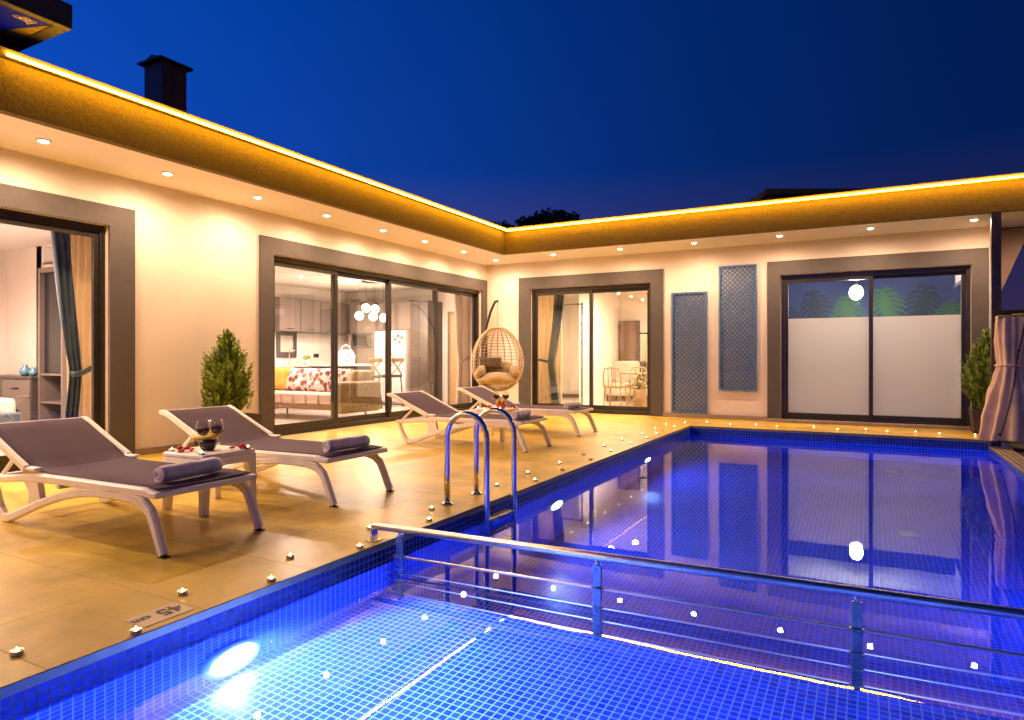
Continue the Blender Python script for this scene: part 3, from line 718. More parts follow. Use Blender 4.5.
sp_o = {0:'lit tealight at the lower left corner, near the photo edge', 1:'lit tealight on the deck just beyond the 45 cm marking'}
sp_e = {0:'lit tealight at the pool edge beside the 45 cm marking', 2:'lit tealight at the pool edge nearest the end of the railing'}
for i,(x,y) in enumerate(outer):
    lit = i not in (8,)
    put_tl(x,y,0, sp_o.get(i, f'{"lit" if lit else "unlit"} tealight in the outer row left of the pool, {ORD[i]} from the camera'), lit)
for i,(x,y) in enumerate(edge):
    lit = i not in (5,6,11)
    put_tl(x,y,0, sp_e.get(i, f'{"lit" if lit else "unlit"} tealight at the left pool edge, {ORD[i]} from the camera'), lit)
for i,(x,y) in enumerate(back): put_tl(x,y,0, f'lit tealight on the far pool edge below the villa, {ORD[i]} from the left corner')
for k,(tx,ty,nm) in enumerate(((*TC[0],'near'),(*TC[1],'far'))):
    put_tl(tx-.18,ty-.17,zt, f'lit tealight at the left corner of the {nm} side table')
    put_tl(tx+.15,ty-.18,zt, f'lit tealight at the front corner of the {nm} side table')
    put_tl(tx+.18,ty+.17,zt, f'lit tealight at the right corner of the {nm} side table')

# ------------------------------------------------------------------ depth marking
def textmesh(txt, size):
    cu = bpy.data.curves.new('txt','FONT'); cu.body = txt; cu.size = size; cu.extrude = .0006; cu.offset = .002
    o = bpy.data.objects.new('txt', cu); COL.objects.link(o)
    dg = bpy.context.evaluated_depsgraph_get(); me = bpy.data.meshes.new_from_object(o.evaluated_get(dg))
    bpy.data.objects.remove(o); return me
sg = thing('depth_marking', 'pale plate reading 45 cm on the deck at the pool edge', 'marking', (-2.54,1.675,0))
MB().box(-2.615,-2.475,1.565,1.785,.0005,.0025).build('plate', M['signplate'], sg)
for txt,size,x,y in (('45',.105,-2.585,1.775),('cm',.062,-2.575,1.645)):
    me = textmesh(txt,size); me.materials.append(M['ink']); o = bpy.data.objects.new('lettering', me); COL.objects.link(o)
    o.parent = sg; o.location = (x+2.54,y-1.675,.0034); o.rotation_euler = (0,0,-PI/2)

# ------------------------------------------------------------------ ladder and railing
ld = thing('pool_ladder', 'polished steel pool ladder with two arched handrails', 'pool ladder', (-2.5,4.13,0))
for y in (3.93,4.33):
    m = MB(); pts = [(-2.66,y,0.004),(-2.66,y,.25),(-2.66,y,.49)]
    for k in range(1,12): a = PI-PI*k/12; pts.append((-2.495+.165*math.cos(a),y,.49+.165*math.sin(a)))
    pts += [(-2.33,y,.49),(-2.33,y,.0),(-2.33,y,-.5),(-2.33,y,-.95),(-2.34,y,-1.02),(-2.38,y,-1.06)]
    m.tube(pts,.021,14); m.build('handrail', M['steel'], ld)
    MB().lathe([(.047,.001),(.047,.008),(.03,.016),(.024,.02)],(-2.66,y,0),18).build('base_flange', M['steel'], ld)
for z in (-.09,-.36,-.64): MB().box(-2.39,-2.31,3.953,4.307,z-.014,z+.014,.005).build('step', M['bsteel'], ld)
rl = thing('pool_railing', 'low steel railing with rods across the pool', 'railing', (-.5,3.0,zk))
A, B_ = Vector((-2.50,2.945,.085)), Vector((1.34,3.13,.085)); dv = (B_-A)
at = lambda s,z: Vector((A.x+dv.x*s, A.y+dv.y*s, z))
MB().tube([at(0,.085),at(.5,.085),at(1,.085)],.021,18).build('top_rail', M['railsteel'], rl)
u_ = dv.normalized(); ra = math.atan2(dv.y,dv.x)
MB().obox((A.x+.0,A.y,.034),(.014,.06,.066),ra,bev=.003).obox((A.x+.0,A.y,.004),(.07,.08,.006),ra,bev=.001).build('end_bracket', M['steel'], rl)
for s_ in ((-2.32+2.50)/dv.x,(-1.158+2.5)/dv.x,(-.04+2.5)/dv.x,(1.08+2.5)/dv.x):
    p_ = at(s_,0)
    po = MB().obox((p_.x,p_.y,(zk+.045)/2),(.042,.020,.045-zk),ra,bev=.003).build('post', M['bsteel'], rl)
    MB().lathe([(.012,.045),(.012,.068)],(p_.x,p_.y,0),10).build('rail_pin', M['steel'], po)
    k = MB()
    for z in (-.07,-.22,-.38,-.535): k.obox((p_.x,p_.y-.006,z),(.056,.030,.014),ra,bev=.003)
    k.build('rod_clamp', M['bsteel'], po)
for z in (-.07,-.22,-.38,-.535): MB().tube([at(.02,z),at(.5,z),at(1,z)],.0075,8).build('rod', M['railsteel'], rl)

# ------------------------------------------------------------------ lattice panels
def lattice(x0,x1,z0,z1,label):
    t = thing('lattice_panel', label, 'trellis', ((x0+x1)/2,YB-.02,z0), 'wall lattice panels'); fw_ = .035
    m = MB(); y0,y1 = YB-.045,YB-.001
    m.box(x0,x0+fw_,y0,y1,z0,z1,.003).box(x1-fw_,x1,y0,y1,z0,z1,.003).box(x0+fw_,x1-fw_,y0,y1,z0,z0+fw_,.003).box(x0+fw_,x1-fw_,y0,y1,z1-fw_,z1,.003)
    m.build('frame', M['lattice'], t)
    a0,a1,b0,b1 = x0+fw_-.004,x1-fw_+.004,z0+fw_-.004,z1-fw_+.004
    for sg_ in (1,-1):
        q = MB(); stp = .082; y = YB-.030 if sg_ > 0 else YB-.018
        W_,H_ = a1-a0,b1-b0; n = int((W_+H_)/stp)+1; hw = .0095
        for k in range(1,n):
            c = k*stp                                   # u+v=c
            u0,v0 = (c,0) if c <= W_ else (W_,c-W_); u1,v1 = (0,c) if c <= H_ else (c-H_,H_)
            if sg_ < 0: v0,v1 = H_-v0,H_-v1
            P0 = Vector((a0+u0,y,b0+v0)); P1 = Vector((a0+u1,y,b0+v1))
            if (P1-P0).length < .02: continue
            dd = (P1-P0).normalized(); nn = Vector((-dd.z,0,dd.x))*hw
            q.prism([P0+nn,P0-nn,P1-nn,P1+nn],(0,.009,0))
        q.build('slats', M['lattice'], t)
lattice(-3.08,-2.46,.08,2.21,'lower blue grey lattice panel beside the rear glass door')
lattice(-2.26,-1.64,.49,2.63,'upper blue grey lattice panel beside the frosted door')

# ------------------------------------------------------------------ hanging egg chair
EX,EY,EZ = -6.02,10.55,1.03
eg = thing('egg_chair', 'hanging rattan egg chair with tan cushions on a dark curved stand', 'hanging chair', (EX-.1,EY+.2,0))
fd = math.atan2(-EY,-EX)                # faces the terrace
ra_, rb_, rc_ = .48,.42,.58
def ep(phi, th, s=1.0):
    """phi from front axis, th polar from the top"""
    r = math.sin(th)**.9
    w = 1.0 - .12*math.cos(th)           # fuller below
    x, y, z = rb_*r*w*math.cos(phi)*s, ra_*r*w*math.sin(phi)*s, rc_*math.cos(th)*s
    return (EX + x*math.cos(fd)-y*math.sin(fd), EY + x*math.sin(fd)+y*math.cos(fd), EZ+z)
OP = math.radians(62)
ba = MB()
for k in range(15):
    ph = OP + (2*PI-2*OP)*k/14
    ba.tube([ep(ph,.04+(PI-.1)*i/22) for i in range(23)],.0105,6)
for j in range(1,25):
    th = .16+(PI-.4)*j/25
    ba.tube([ep(OP+(2*PI-2*OP)*i/26,th) for i in range(27)],.0085,5)
ba.build('basket', M['rattan'], eg)
rm = MB()
ring = [ep(OP,.03+(PI-.06)*i/24) for i in range(25)] + [ep(-OP,.03+(PI-.06)*i/24) for i in range(24,-1,-1)]
rm.tube(ring,.025,8,True); rm.build('rim', M['rattan'], eg)
cu = MB(); cc = ep(0,0,0)
dx,dy = math.cos(fd),math.sin(fd); lx,ly = -dy,dx
cu.ell((EX+dx*.06,EY+dy*.06,EZ-.36),(.34,.40,.12),18,9,fd,.12); cu.ell((EX+dx*.26,EY+dy*.26,EZ-.38),(.13,.36,.085),16,8,fd,.1)
cu.ell((EX-dx*.18,EY-dy*.18,EZ-.20),(.12,.34,.17),16,8,fd,.15,0,-.3)
for sd in (-1,1): cu.ell((EX+lx*.31*sd+dx*.1,EY+ly*.31*sd+dy*.1,EZ-.24),(.24,.09,.13),14,8,fd+.15*sd,.15,.35*sd)
cu.build('cushion', M['egg_cushion'], eg)
MB().pillow((EX-dx*.02-lx*.13,EY-dy*.02-ly*.13,EZ-.07),(.42,.12,.22),fd+PI/2,-.25).build('lumbar_pillow', M['darkcush'], eg)
st = MB(); hx,hy,hz = EX,EY,2.06
bx_,by_ = EX-dx*.42-lx*.22, EY-dy*.42-ly*.22
st.tube([(bx_,by_,.03),(bx_-dx*.06,by_-dy*.06,.6),(bx_-dx*.05,by_-dy*.05,1.2),(bx_+dx*.02,by_+dy*.02,1.62),(bx_+(hx-bx_)*.4,by_+(hy-by_)*.4,1.92),(bx_+(hx-bx_)*.8,by_+(hy-by_)*.8,2.10),(hx,hy,2.10)],.024,10)
for a in (-1,0,1): st.tube([(bx_,by_,.03),(bx_+dx*.85+lx*a*.4,by_+dy*.85+ly*a*.4,.025)],.022,8)
st.build('stand', M['iron'], eg)
cn = MB()
for k in range(11):
    z = hz+.02-k*.042; cn.tube([(hx+(.009*math.cos(a) if k%2 else 0),hy+(0 if k%2 else .009*math.cos(a)),z+.026*math.sin(a)) for a in (2*PI*i/8 for i in range(8))],.003,5,True)
cn.build('chain', M['steel'], eg)

# ------------------------------------------------------------------ potted conifers
def conifer(x, y, z0, H, R, pw, ph, label, seed):
    rnd = random.Random(seed)
    t = thing('potted_conifer', label, 'potted plant', (x,y,0), 'potted conifers')
    p = MB(); p.rings([[(x+sx*w,y+sy*w,z) for sx,sy in ((-1,-1),(1,-1),(1,1),(-1,1))] for z,w in ((0,pw*.86),(ph,pw),(ph,pw-.025),(ph-.05,pw-.03))],smooth=False); p.build('planter', M['pot'], t)
    MB().tube([(x,y,ph-.05),(x+.01,y,z0+H*.4),(x,y,z0+H*.8)],[.03,.018,.006],7).build('trunk', M['bark'], t)
    f = MB()
    nb = 290
    for i in range(nb):
        h = (i+.5)/nb; zz = z0+H*(.02+.90*h**.95)
        prof = R*1.85*(h+.14)**.5*(1-h)**.95
        a = i*2.39996+rnd.uniform(-.3,.3)
        L = (.17+.12*(1-h))*H*rnd.uniform(.6,1.3)*.85
        r0 = prof*rnd.uniform(.1,.8); r1 = min(prof*rnd.uniform(.8,1.12), r0+L*.55)
        bx0 = Vector((x+r0*math.cos(a),y+r0*math.sin(a),zz)); tip = Vector((x+r1*math.cos(a),y+r1*math.sin(a),zz+L*rnd.uniform(.7,1.05)))
        dr = (tip-bx0); ln = dr.length; dr.normalize()
        sd = dr.cross(Vector((rnd.uniform(-1,1),rnd.uniform(-1,1),rnd.uniform(-.3,.3)))).normalized(); up = dr.cross(sd)
        nl = 22
        for k in range(nl):
            u = (k+.3)/nl; pc = bx0+dr*ln*u
            wl_ = ln*.46*(1-u*.66)*rnd.uniform(.7,1.2); aa = rnd.uniform(0,2*PI)
            out = (sd*math.cos(aa)+up*math.sin(aa)); ld_ = (out*.62+dr*.8).normalized()
            sw = ld_.cross(out+Vector((.01,.02,.03))).normalized()*wl_*.17
            q0 = pc; q1 = pc+ld_*wl_*.5+sw; q2 = pc+ld_*wl_; q3 = pc+ld_*wl_*.5-sw
            f.poly([q0,q1,q2,q3])
    f.build('foliage', M['leaf'], t, recalc=False)
conifer(-6.48,5.08,.36,.97,.34,.27,.40,'potted conifer in a dark planter against the left wall',3)
conifer(1.47,11.25,.25,1.15,.34,.20,.34,'potted conifer half hidden behind the tied canvas curtain',5)

# ------------------------------------------------------------------ tied canvas curtain at the far corner
ct = thing('tied_curtain', 'beige canvas cover gathered at the waist and hanging at the far pool corner', 'curtain', (1.53,10.36,0))
CX,CY = 1.60,10.30
def cw(z):
    K = [(0,.285),(.25,.255),(.55,.215),(.8,.165),(.92,.140),(.98,.135),(1.08,.148),(1.3,.172),(1.5,.178),(1.56,.165)]
    for (a,wa),(b_,wb) in zip(K,K[1:]):
        if a <= z <= b_: f_ = (z-a)/(b_-a); f_ = f_*f_*(3-2*f_); return wa+(wb-wa)*f_
    return K[-1][1]
cb = MB(); rings = []
for j in range(45):
    z = .0+1.56*j/44; w_ = cw(z); ring = []
    pl = .16 if z < .9 else .10
    for k in range(120):
        a = 2*PI*k/120
        r = w_*(1+pl*math.sin(a*11+1.3*math.sin(z*2.2+a*2))*(.55+.45*abs(z-.95)) + .10*math.sin(a*4+z*3.1) + .05*noise.noise(Vector((a*2,z*3,1))))
        ring.append((CX+r*math.cos(a)*1.05+.03*(z-1)*.6, CY+r*math.sin(a)*.75, max(.004,z+.012*math.sin(a*3+.5)*(1 if j==0 else 0)+(.012 if j==0 else 0))))
    rings.append(ring)
cb.rings(rings, caps=False); cb.build('canvas', M['cloth'], ct)
def cpt(a, z, o=.006):
    w_ = cw(z)*1.16+o
    return (CX+w_*math.cos(a)*1.05+.03*(z-1)*.6, CY+w_*math.sin(a)*.75, z)
e_ = MB(); e_.tube([cpt(-PI/2+.45-.9*(1-z/1.5)+.0, z) for z in [1.5*(1-i/20) for i in range(20)]],.009,6); e_.build('piping', M['cloth_edge'], ct)
for z,a in ((1.14,-PI/2+.2),(.1,-PI/2-.42)):
    c0 = Vector(cpt(a,z,.012)); MB().lathe([(.020,-.004),(.020,.004),(.010,.006)],c0,12,Matrix.Rotation(PI/2,4,'X')).build('grommet', M['cloth_edge'], ct)
MB().tube([cpt(2*PI*k/24,.955,.006) for k in range(24)],.012,6,True).build('tie_band', M['cloth'], ct)
MB().box(CX-.16,CX+.17,CY-.10,CY+.10,1.545,1.585,.008).build('top_board', M['rope'], ct)
rp = MB().tube([(CX-.02,CY-.09,1.592),(CX+.3,CY-.12,1.615),(CX+.9,CY-.3,1.72),(CX+1.8,CY-.6,1.93)],.007,6).build('rope', M['rope']); tag(rp,'thin yellow rope stretched from the top of the tied canvas curtain','rope')
MB().tube([(CX+1.8,CY-.6,-.1),(CX+1.8,CY-.6,1.0),(CX+1.8,CY-.6,1.95)],.03,10).build('post', M['chimney'], ct)
MB().tube([(CX,CY+.02,0),(CX,CY+.02,1.54)],.03,8).build('pole', M['chimney'], ct)

# ------------------------------------------------------------------ roof-corner canopy above the left wing
cp = thing('roof_canopy', 'dark framed canopy corner with blue underside above the left roof', 'canopy', (-6.6,1.5,ZF+.055))
zc = 3.60
MB().box(-5.50,-5.43,-3.5,2.86,zc,zc+.19,.004).build('beam', M['canopybeam'], cp)
MB().box(-9.0,-5.502,2.76,2.86,zc+.002,zc+.19,.004).build('beam', M['canopybeam'], cp)
MB().prism([(-5.502,2.3,zc+.012),(-5.502,2.755,zc+.012),(-5.53,2.755,zc+.012),(-5.97,2.60,zc+.012),(-9.0,1.55,zc+.012),(-9,-3.5,zc+.012),(-5.502,-3.5,zc+.012)],(0,0,.02)).build('canvas_panel', M['canopyblue'], cp)
MB().prism([(-5.535,2.758,zc+.010),(-9.0,2.758,zc+.010),(-9.0,1.56,zc+.010),(-5.97,2.605,zc+.010)],(0,0,.02)).build('border_panel', M['canopyochre'], cp)
fm = MB()
for k,(ax,ay,rr) in enumerate(((-5.60,2.60,.022),(-5.615,2.645,.018),(-5.585,2.655,.018),(-5.60,2.56,.02),(-5.575,2.61,.018))):
    fm.tube([(ax+rr*math.cos(2*PI*i/12),ay+rr*1.3*math.sin(2*PI*i/12),zc+.008) for i in range(12)],.004,5,True)
fm.tube([(-5.62,2.63,zc+.008),(-5.66,2.66,zc+.008)],.005,5); fm.build('flower_motif', M['paint'], cp)
for x,y in ((-6.2,2.70),(-8.6,2.70),(-6.2,-2)): MB().box(x-.04,x+.04,y-.04,y+.04,ZF+.055,zc+.011).build('post', M['chimney'], cp)

# ------------------------------------------------------------------ right-hand boundary
fn_ = thing('boundary_fence', 'dark slatted boundary fence beyond the right end of the villa', 'fence', (4.5,13.5,-.1))
k = MB()
for i in range(14): k.box(1.7,9,13.52,13.55,-.1+i*.14,-.1+i*.14+.125)
k.build('slats', M['fence'], fn_)
for x in (1.72,3.9,6.1,8.3): MB().box(x,x+.09,13.552,13.62,-.105,1.88).build('post', M['fence'], fn_)
sl = MB().prism([(1.60,11.9,2.94),(2.07,11.9,2.94),(1.60,11.9,1.72)],(0,.012,0)).build('shade_sail', M['sail'])
tag(sl, 'tan triangular fabric hanging under the eave right of the dark column', 'shade sail')

# ------------------------------------------------------------------ distant trees behind the roof
def tree(x,y,H,R,label,seed):
    rnd = random.Random(seed); t = thing('pine_tree',label,'tree',(x,y,-.12),'dark trees beyond the roof')
    MB().tube([(x,y,-.12),(x+.1,y,H*.4),(x,y+.1,H*.85)],[.28,.2,.07],8).build('trunk', M['bark'], t)
    f = MB()
    for c_ in range(26):
        a = rnd.uniform(0,2*PI); rr = R*math.sqrt(rnd.random()); zz = H-R*.55*rnd.random()**.7*(1+.5*rr/R)-(rr/R)**2*R*.5
        cc_ = Vector((x+rr*math.cos(a),y+rr*math.sin(a),zz)); cr_ = R*rnd.uniform(.22,.36)
        for k in range(70):
            dv_ = Vector((rnd.gauss(0,1),rnd.gauss(0,1),rnd.gauss(0,.7))).normalized()*cr_*rnd.random()**.4
            p_ = cc_+dv_; u1 = Vector((rnd.uniform(-1,1),rnd.uniform(-1,1),rnd.uniform(-1,1))).normalized(); u2 = u1.orthogonal().normalized(); s_ = rnd.uniform(.10,.22)
            f.poly([p_+u1*s_,p_+u2*s_*.5,p_-u1*s_,p_-u2*s_*.5])
    f.build('crown', M['treeleaf'], t, recalc=False)
for i,(dx_,H,R,lb) in enumerate(((-1.0,9.15,1.3,'leftmost low dark tree top at the inner roof corner'),(.5,9.6,1.5,'dark tree top second from the roof corner'),(1.8,9.75,1.4,'tallest dark tree top behind the rear roof'),(3.0,9.95,1.4,'rightmost dark tree top behind the rear roof'))):
    tree(-.476*40+.879*dx_, .879*40+.476*dx_, H, R, lb, 20+i)

# ------------------------------------------------------------------ curtains indoors
def curtain(name, mt, axis, face, a0, a1, z0, z1, tie, ta, tw, label, nfold=6, amp=.035, band=None, group=None, tz=.35):
    """gathered cloth; spans a0..a1 at the top, pulled to ta (half-width tw) at height tie"""
    t = thing(name, label, 'curtain', (face,(a0+a1)/2,0) if axis == 'x' else ((a0+a1)/2,face,0), group)
    c0, w0 = (a0+a1)/2, (a1-a0)/2
    def fn(u, v):
        z = z0+(z1-z0)*v
        if tie is None: k = 0
        elif z > tie: k = max(0,1-(z-tie)/(z1-tie)); k = k**1.6
        else: k = max(0,1-(tie-z)/(tie-z0)*tz*1.6); k = k
        c_ = c0+(ta-c0)*k if tie else c0; w_ = w0+(tw-w0)*k if tie else w0
        p = c_+w_*(2*u-1); o = face+amp*(1-.45*k)*math.sin(u*2*PI*nfold+.8*math.sin(v*5))+.01*math.sin(u*17+v*9)
        return (o,p,z) if axis == 'x' else (p,o,z)
    m = MB(); m.grid(fn, nfold*10, 30, .004); m.build('cloth', mt, t)
    if band and tie:
        b_ = MB(); pts = []
        e0 = band
        P_ = lambda p,o,z: (o,p,z) if axis == 'x' else (p,o,z)
        b_.tube([P_(ta-tw*1.05,face+.05,tie-.02),P_(ta,face+.075,tie-.015),P_(ta+tw,face+.06,tie),P_((ta+e0)/2+.02,face+.03,tie+.03),P_(e0,face,tie+.07)],.028,8,False,.3)
        b_.build('tie_back', mt, t)
    return t
# bedroom
curtain('drape', M['velblue'],'x',-7.36,3.66,3.86,.02,2.70,.90,3.90,.06,'blue velvet drape tied back in the bedroom doorway at the left',3,.03,4.12)
curtain('drape', M['sheer'],'x',-7.42,3.84,4.35,.02,2.70,None,0,0,'ivory gathered curtain beside the blue drape in the bedroom',7,.03)
# living room
curtain('drape', M['pinkcurt'],'x',-7.40,11.18,11.46,.02,2.60,1.0,11.40,.065,'mauve drape tied back at the right of the living room glass',4,.035,11.75)
curtain('drape', M['sheerwhite'],'x',-7.47,11.44,12.1,.02,2.60,None,0,0,'ivory voile curtain right of the mauve drape',12,.03)
# rear room
curtain('drape', M['velblue'],'y',12.22,-5.62,-5.38,.02,2.66,.95,-5.72,.07,'blue velvet drape tied back behind the rear glass door',3,.03,-6.0)
curtain('drape', M['sheer'],'y',12.30,-6.1,-5.5,.02,2.66,None,0,0,'ivory curtain behind the blue drape of the rear room',7,.03)
# frosted room

# ------------------------------------------------------------------ bedroom furniture
o = thing('shelf_unit','tall dark open shelf unit beside the blue drape in the bedroom','shelf',(-10.2,5.3,0))
m = MB(); xa,xb,yf = -10.50,-9.86,5.06
m.box(xa,xa+.05,yf,5.44,.013,2.34).box(xb-.04,xb,yf,5.44,.013,2.34).box(xa+.05,xb-.04,yf,5.44,2.27,2.34).box(xa+.05,xb-.04,5.42,5.44,.013,2.27)
for z in (.05,.40,.80): m.box(xa+.05,xb-.04,yf+.01,5.42,z,z+.03)
m.build('carcass', M['taupecab'], o)
MB().box(xa+.055,xb-.045,5.12,5.14,.84,2.26).build('black_infill', M['black'], o)  # black sheet giving the open shelf its dark interior
o = thing('dresser','low dark dresser with drawers against the bedroom wall','dresser',(-11.2,5.2,0))
MB().box(-12.2,-10.53,5.0,5.44,.08,.75).box(-12.22,-10.51,4.97,5.445,.751,.785,.004).build('carcass', M['taupedark'], o)
for x0,x1 in ((-12.16,-11.38),(-11.34,-10.56)):
    for z0,z1 in ((.12,.46),(.49,.73)):
        dr = MB().box(x0,x1,4.98,4.999,z0,z1,.003).build('drawer', M['taupecab'], o)
        MB().tube([((x0+x1)/2-.1,4.965,(z0+z1)/2),((x0+x1)/2+.1,4.965,(z0+z1)/2)],.010,6).build('handle', M['black'], dr)
o = thing('wall_mirror','narrow framed mirror above the dresser in the bedroom','mirror',(-11,5.4,.85)); MB().box(-11.22,-10.82,5.40,5.445,.80,1.73,.004).build('frame', M['taupecab'], o); MB().box(-11.18,-10.86,5.392,5.40,.84,1.69).build('glass', M['mirror'], o)
o = thing('air_conditioner','white air conditioner high on the bedroom wall','air conditioner',(-10.4,5.3,2.4)); MB().box(-10.74,-9.95,5.24,5.445,2.44,2.70,.03).build('body', M['white'], o); MB().box(-10.70,-9.99,5.215,5.25,2.425,2.45,.004).build('louvre', M['taupecab'], o)
for i,(x,r_,lb) in enumerate(((-10.93,.08,'rounder turquoise vase on the bedroom dresser'),(-10.70,.062,'smaller turquoise vase at the right on the bedroom dresser'))):
    tag(MB().lathe([(r_*.5,.785),(r_,.785+r_*.7),(r_*.95,.785+r_*1.2),(r_*.35,.785+r_*1.8),(r_*.45,.785+r_*2.1)],(x,5.10,0),16).build('vase', M['vase']), lb, 'vase', 'vases on the dresser')
o = thing('bed','white bed seen through the left glass door','bed',(-10.7,3,0)); MB().box(-11.6,-9.9,1.4,4.5,.02,.26).build('base', M['taupedark'], o); MB().box(-11.62,-9.88,1.38,4.52,.26,.52,.06,None,3).build('mattress', M['bedwhite'], o)
o = thing('ottoman','blue velvet ottoman near the bedroom door','ottoman',(-9.2,3.87,0)); MB().box(-9.55,-8.90,3.62,4.12,.06,.40,.03,None,3).build('seat', M['velblue'], o); MB().box(-9.51,-8.94,3.66,4.08,.013,.06).build('base', M['wooddk'], o)

# ------------------------------------------------------------------ kitchen and living room
o = thing('kitchen_unit','long kitchen base unit with white worktop along the back wall','kitchen unit',(-10.9,10.4,0))
MB().box(-11.19,-10.62,7.5,12.15,.1,.86).build('carcass', M['taupedark'], o)
wt = MB().box(-11.195,-10.58,7.48,12.16,.861,.90,.004).build('worktop', M['white'], o)
for k in range(7): MB().box(-10.618,-10.60,7.55+.65*k,8.17+.65*k,.14,.85,.003).build('door', M['taupecab'], o)
MB().tube([(-10.95,10.15,.90),(-10.95,10.15,1.18),(-10.93,10.15,1.24),(-10.85,10.15,1.25),(-10.80,10.15,1.20)],.012,8).build('tap', M['steel'], wt)
o = tag(MB().box(-11.199,-11.185,7.5,12.15,.901,1.60).build('backsplash', M['backsplash']),'cream tiled backsplash above the white worktop','backsplash')
o = thing('wall_cabinet','row of taupe wall cabinets above the kitchen worktop','cabinet',(-11.0,10.6,1.6))
MB().box(-11.19,-10.86,9.78,12.15,1.62,2.34).build('carcass', M['taupecab'], o)
for k in range(4):
    dd_ = MB().box(-10.858,-10.84,9.79+.59*k,10.36+.59*k,1.63,2.33,.003).build('door', M['taupecab'], o)
    MB().tube([(-10.825,9.97+.59*k,1.68),(-10.825,10.17+.59*k,1.68)],.006,6).build('handle', M['black'], dd_)
o = thing('wall_cabinet','single taupe wall cabinet left of the kitchen window','cabinet',(-11,8.9,1.3)); MB().box(-11.19,-10.86,8.0,9.2,1.30,2.34).build('carcass', M['taupecab'], o)
o = thing('cooker_hood','white sloped cooker hood on the kitchen wall','cooker hood',(-11,9.45,1.5)); MB().prism([(-11.19,9.22,1.40),(-10.80,9.22,1.62),(-10.80,9.22,1.80),(-11.19,9.22,1.95)],(0,.40,0)).build('body', M['white'], o)
o = thing('kitchen_window','dark framed window above the kitchen tap','window',(-11.18,10.3,1.06))
m = MB(); y0,y1,z0,z1 = 10.0,10.55,1.06,1.61
m.box(-11.184,-11.15,y0,y0+.09,z0,z1).box(-11.184,-11.15,y1-.09,y1,z0,z1).box(-11.184,-11.15,y0+.09,y1-.09,z1-.07,z1).box(-11.184,-11.15,y0+.09,y1-.09,z0,z0+.12)
m.build('frame', M['taupedark'], o); MB().box(-11.183,-11.17,y0+.09,y1-.09,z0+.12,z1-.07).build('pane', M['sheerwhite'], o)
hp = thing('herb_pot','small green herb in a white pot on the kitchen worktop','potted plant',(-10.85,10.55,.9)); MB().lathe([(.05,.90),(.065,1.0)],(-10.85,10.55,0),12).build('pot', M['white'], hp)
f = MB(); rnd = random.Random(4)
for k in range(90):
    v_ = Vector((rnd.gauss(0,1),rnd.gauss(0,1),abs(rnd.gauss(0,1)))).normalized()*.10*rnd.random()**.5; p_ = Vector((-10.85,10.55,1.02))+v_; u1 = Vector((rnd.uniform(-1,1),rnd.uniform(-1,1),rnd.uniform(-1,1))).normalized(); u2 = u1.orthogonal()
    f.poly([p_+u1*.02,p_+u2*.011,p_-u1*.02,p_-u2*.011])
f.build('leaves', M['leaf'], hp, recalc=False)
o = thing('wall_socket','dark double wall socket on the backsplash','socket',(-11.18,11.15,1.1)); MB().box(-11.184,-11.172,11.08,11.24,1.06,1.15,.003).build('plate', M['black'], o)
o = thing('tall_cabinet','tall taupe kitchen cabinet with built-in microwave beside the fridge','cabinet',(-10.2,11.9,0))
MB().box(-10.56,-9.86,11.62,12.19,.013,2.34).build('carcass', M['taupecab'], o)
mw = MB().box(-10.50,-9.92,11.60,11.62,1.28,1.62,.004).build('microwave', M['bsteel'], o); MB().box(-10.46,-10.06,11.592,11.60,1.33,1.57,.002).build('microwave_door', M['black'], mw)
for x0,x1 in ((-10.55,-10.215),(-10.205,-9.87)): MB().box(x0,x1,11.602,11.618,1.66,2.33,.003).build('door', M['taupecab'], o)
o = thing('refrigerator','white two-door refrigerator in the kitchen','refrigerator',(-9.35,11.9,0))
MB().box(-9.80,-8.92,11.60,12.18,.03,1.66,.01).build('body', M['white'], o)
for x0,x1 in ((-9.795,-9.375),(-9.345,-8.925)):
    for z0,z1 in ((.08,.95),(.97,1.65)):
        d_ = MB().box(x0,x1,11.555,11.598,z0,z1,.01).build('door', M['white'], o)
mg = MB()
for k,(x,z) in enumerate(((-9.12,1.54),(-9.02,1.50),(-9.2,1.46),(-9.08,1.40))): mg.box(x-.035,x+.035,11.548,11.554,z-.03,z+.03,.004)
mg.build('magnets', M['fruit_r'], o)
MB().box(-9.80,-8.90,11.7,12.19,1.68,2.34).build('cabinet_over', M['taupecab'], o)
o = thing('door','brown panelled interior door behind the living room glass','door',(-7.9,12.18,0)); MB().box(-8.22,-7.56,12.16,12.199,.013,2.08).build('frame', M['wooddk'], o); MB().box(-8.14,-7.64,12.14,12.159,.02,2.0,.004).build('leaf', M['wood'], o)
o = thing('tall_cabinet','dark tall unit added right of the white refrigerator','cabinet',(-8.6,11.9,0)); MB().box(-8.86,-8.38,11.66,12.19,.013,2.30).build('carcass', M['taupedark'], o)  # unit added to darken the bright stretch beside the refrigerator
for x0,x1 in ((-8.855,-8.625),(-8.615,-8.385)): MB().box(x0,x1,11.642,11.659,.05,2.29,.003).build('door', M['taupedark'], o)
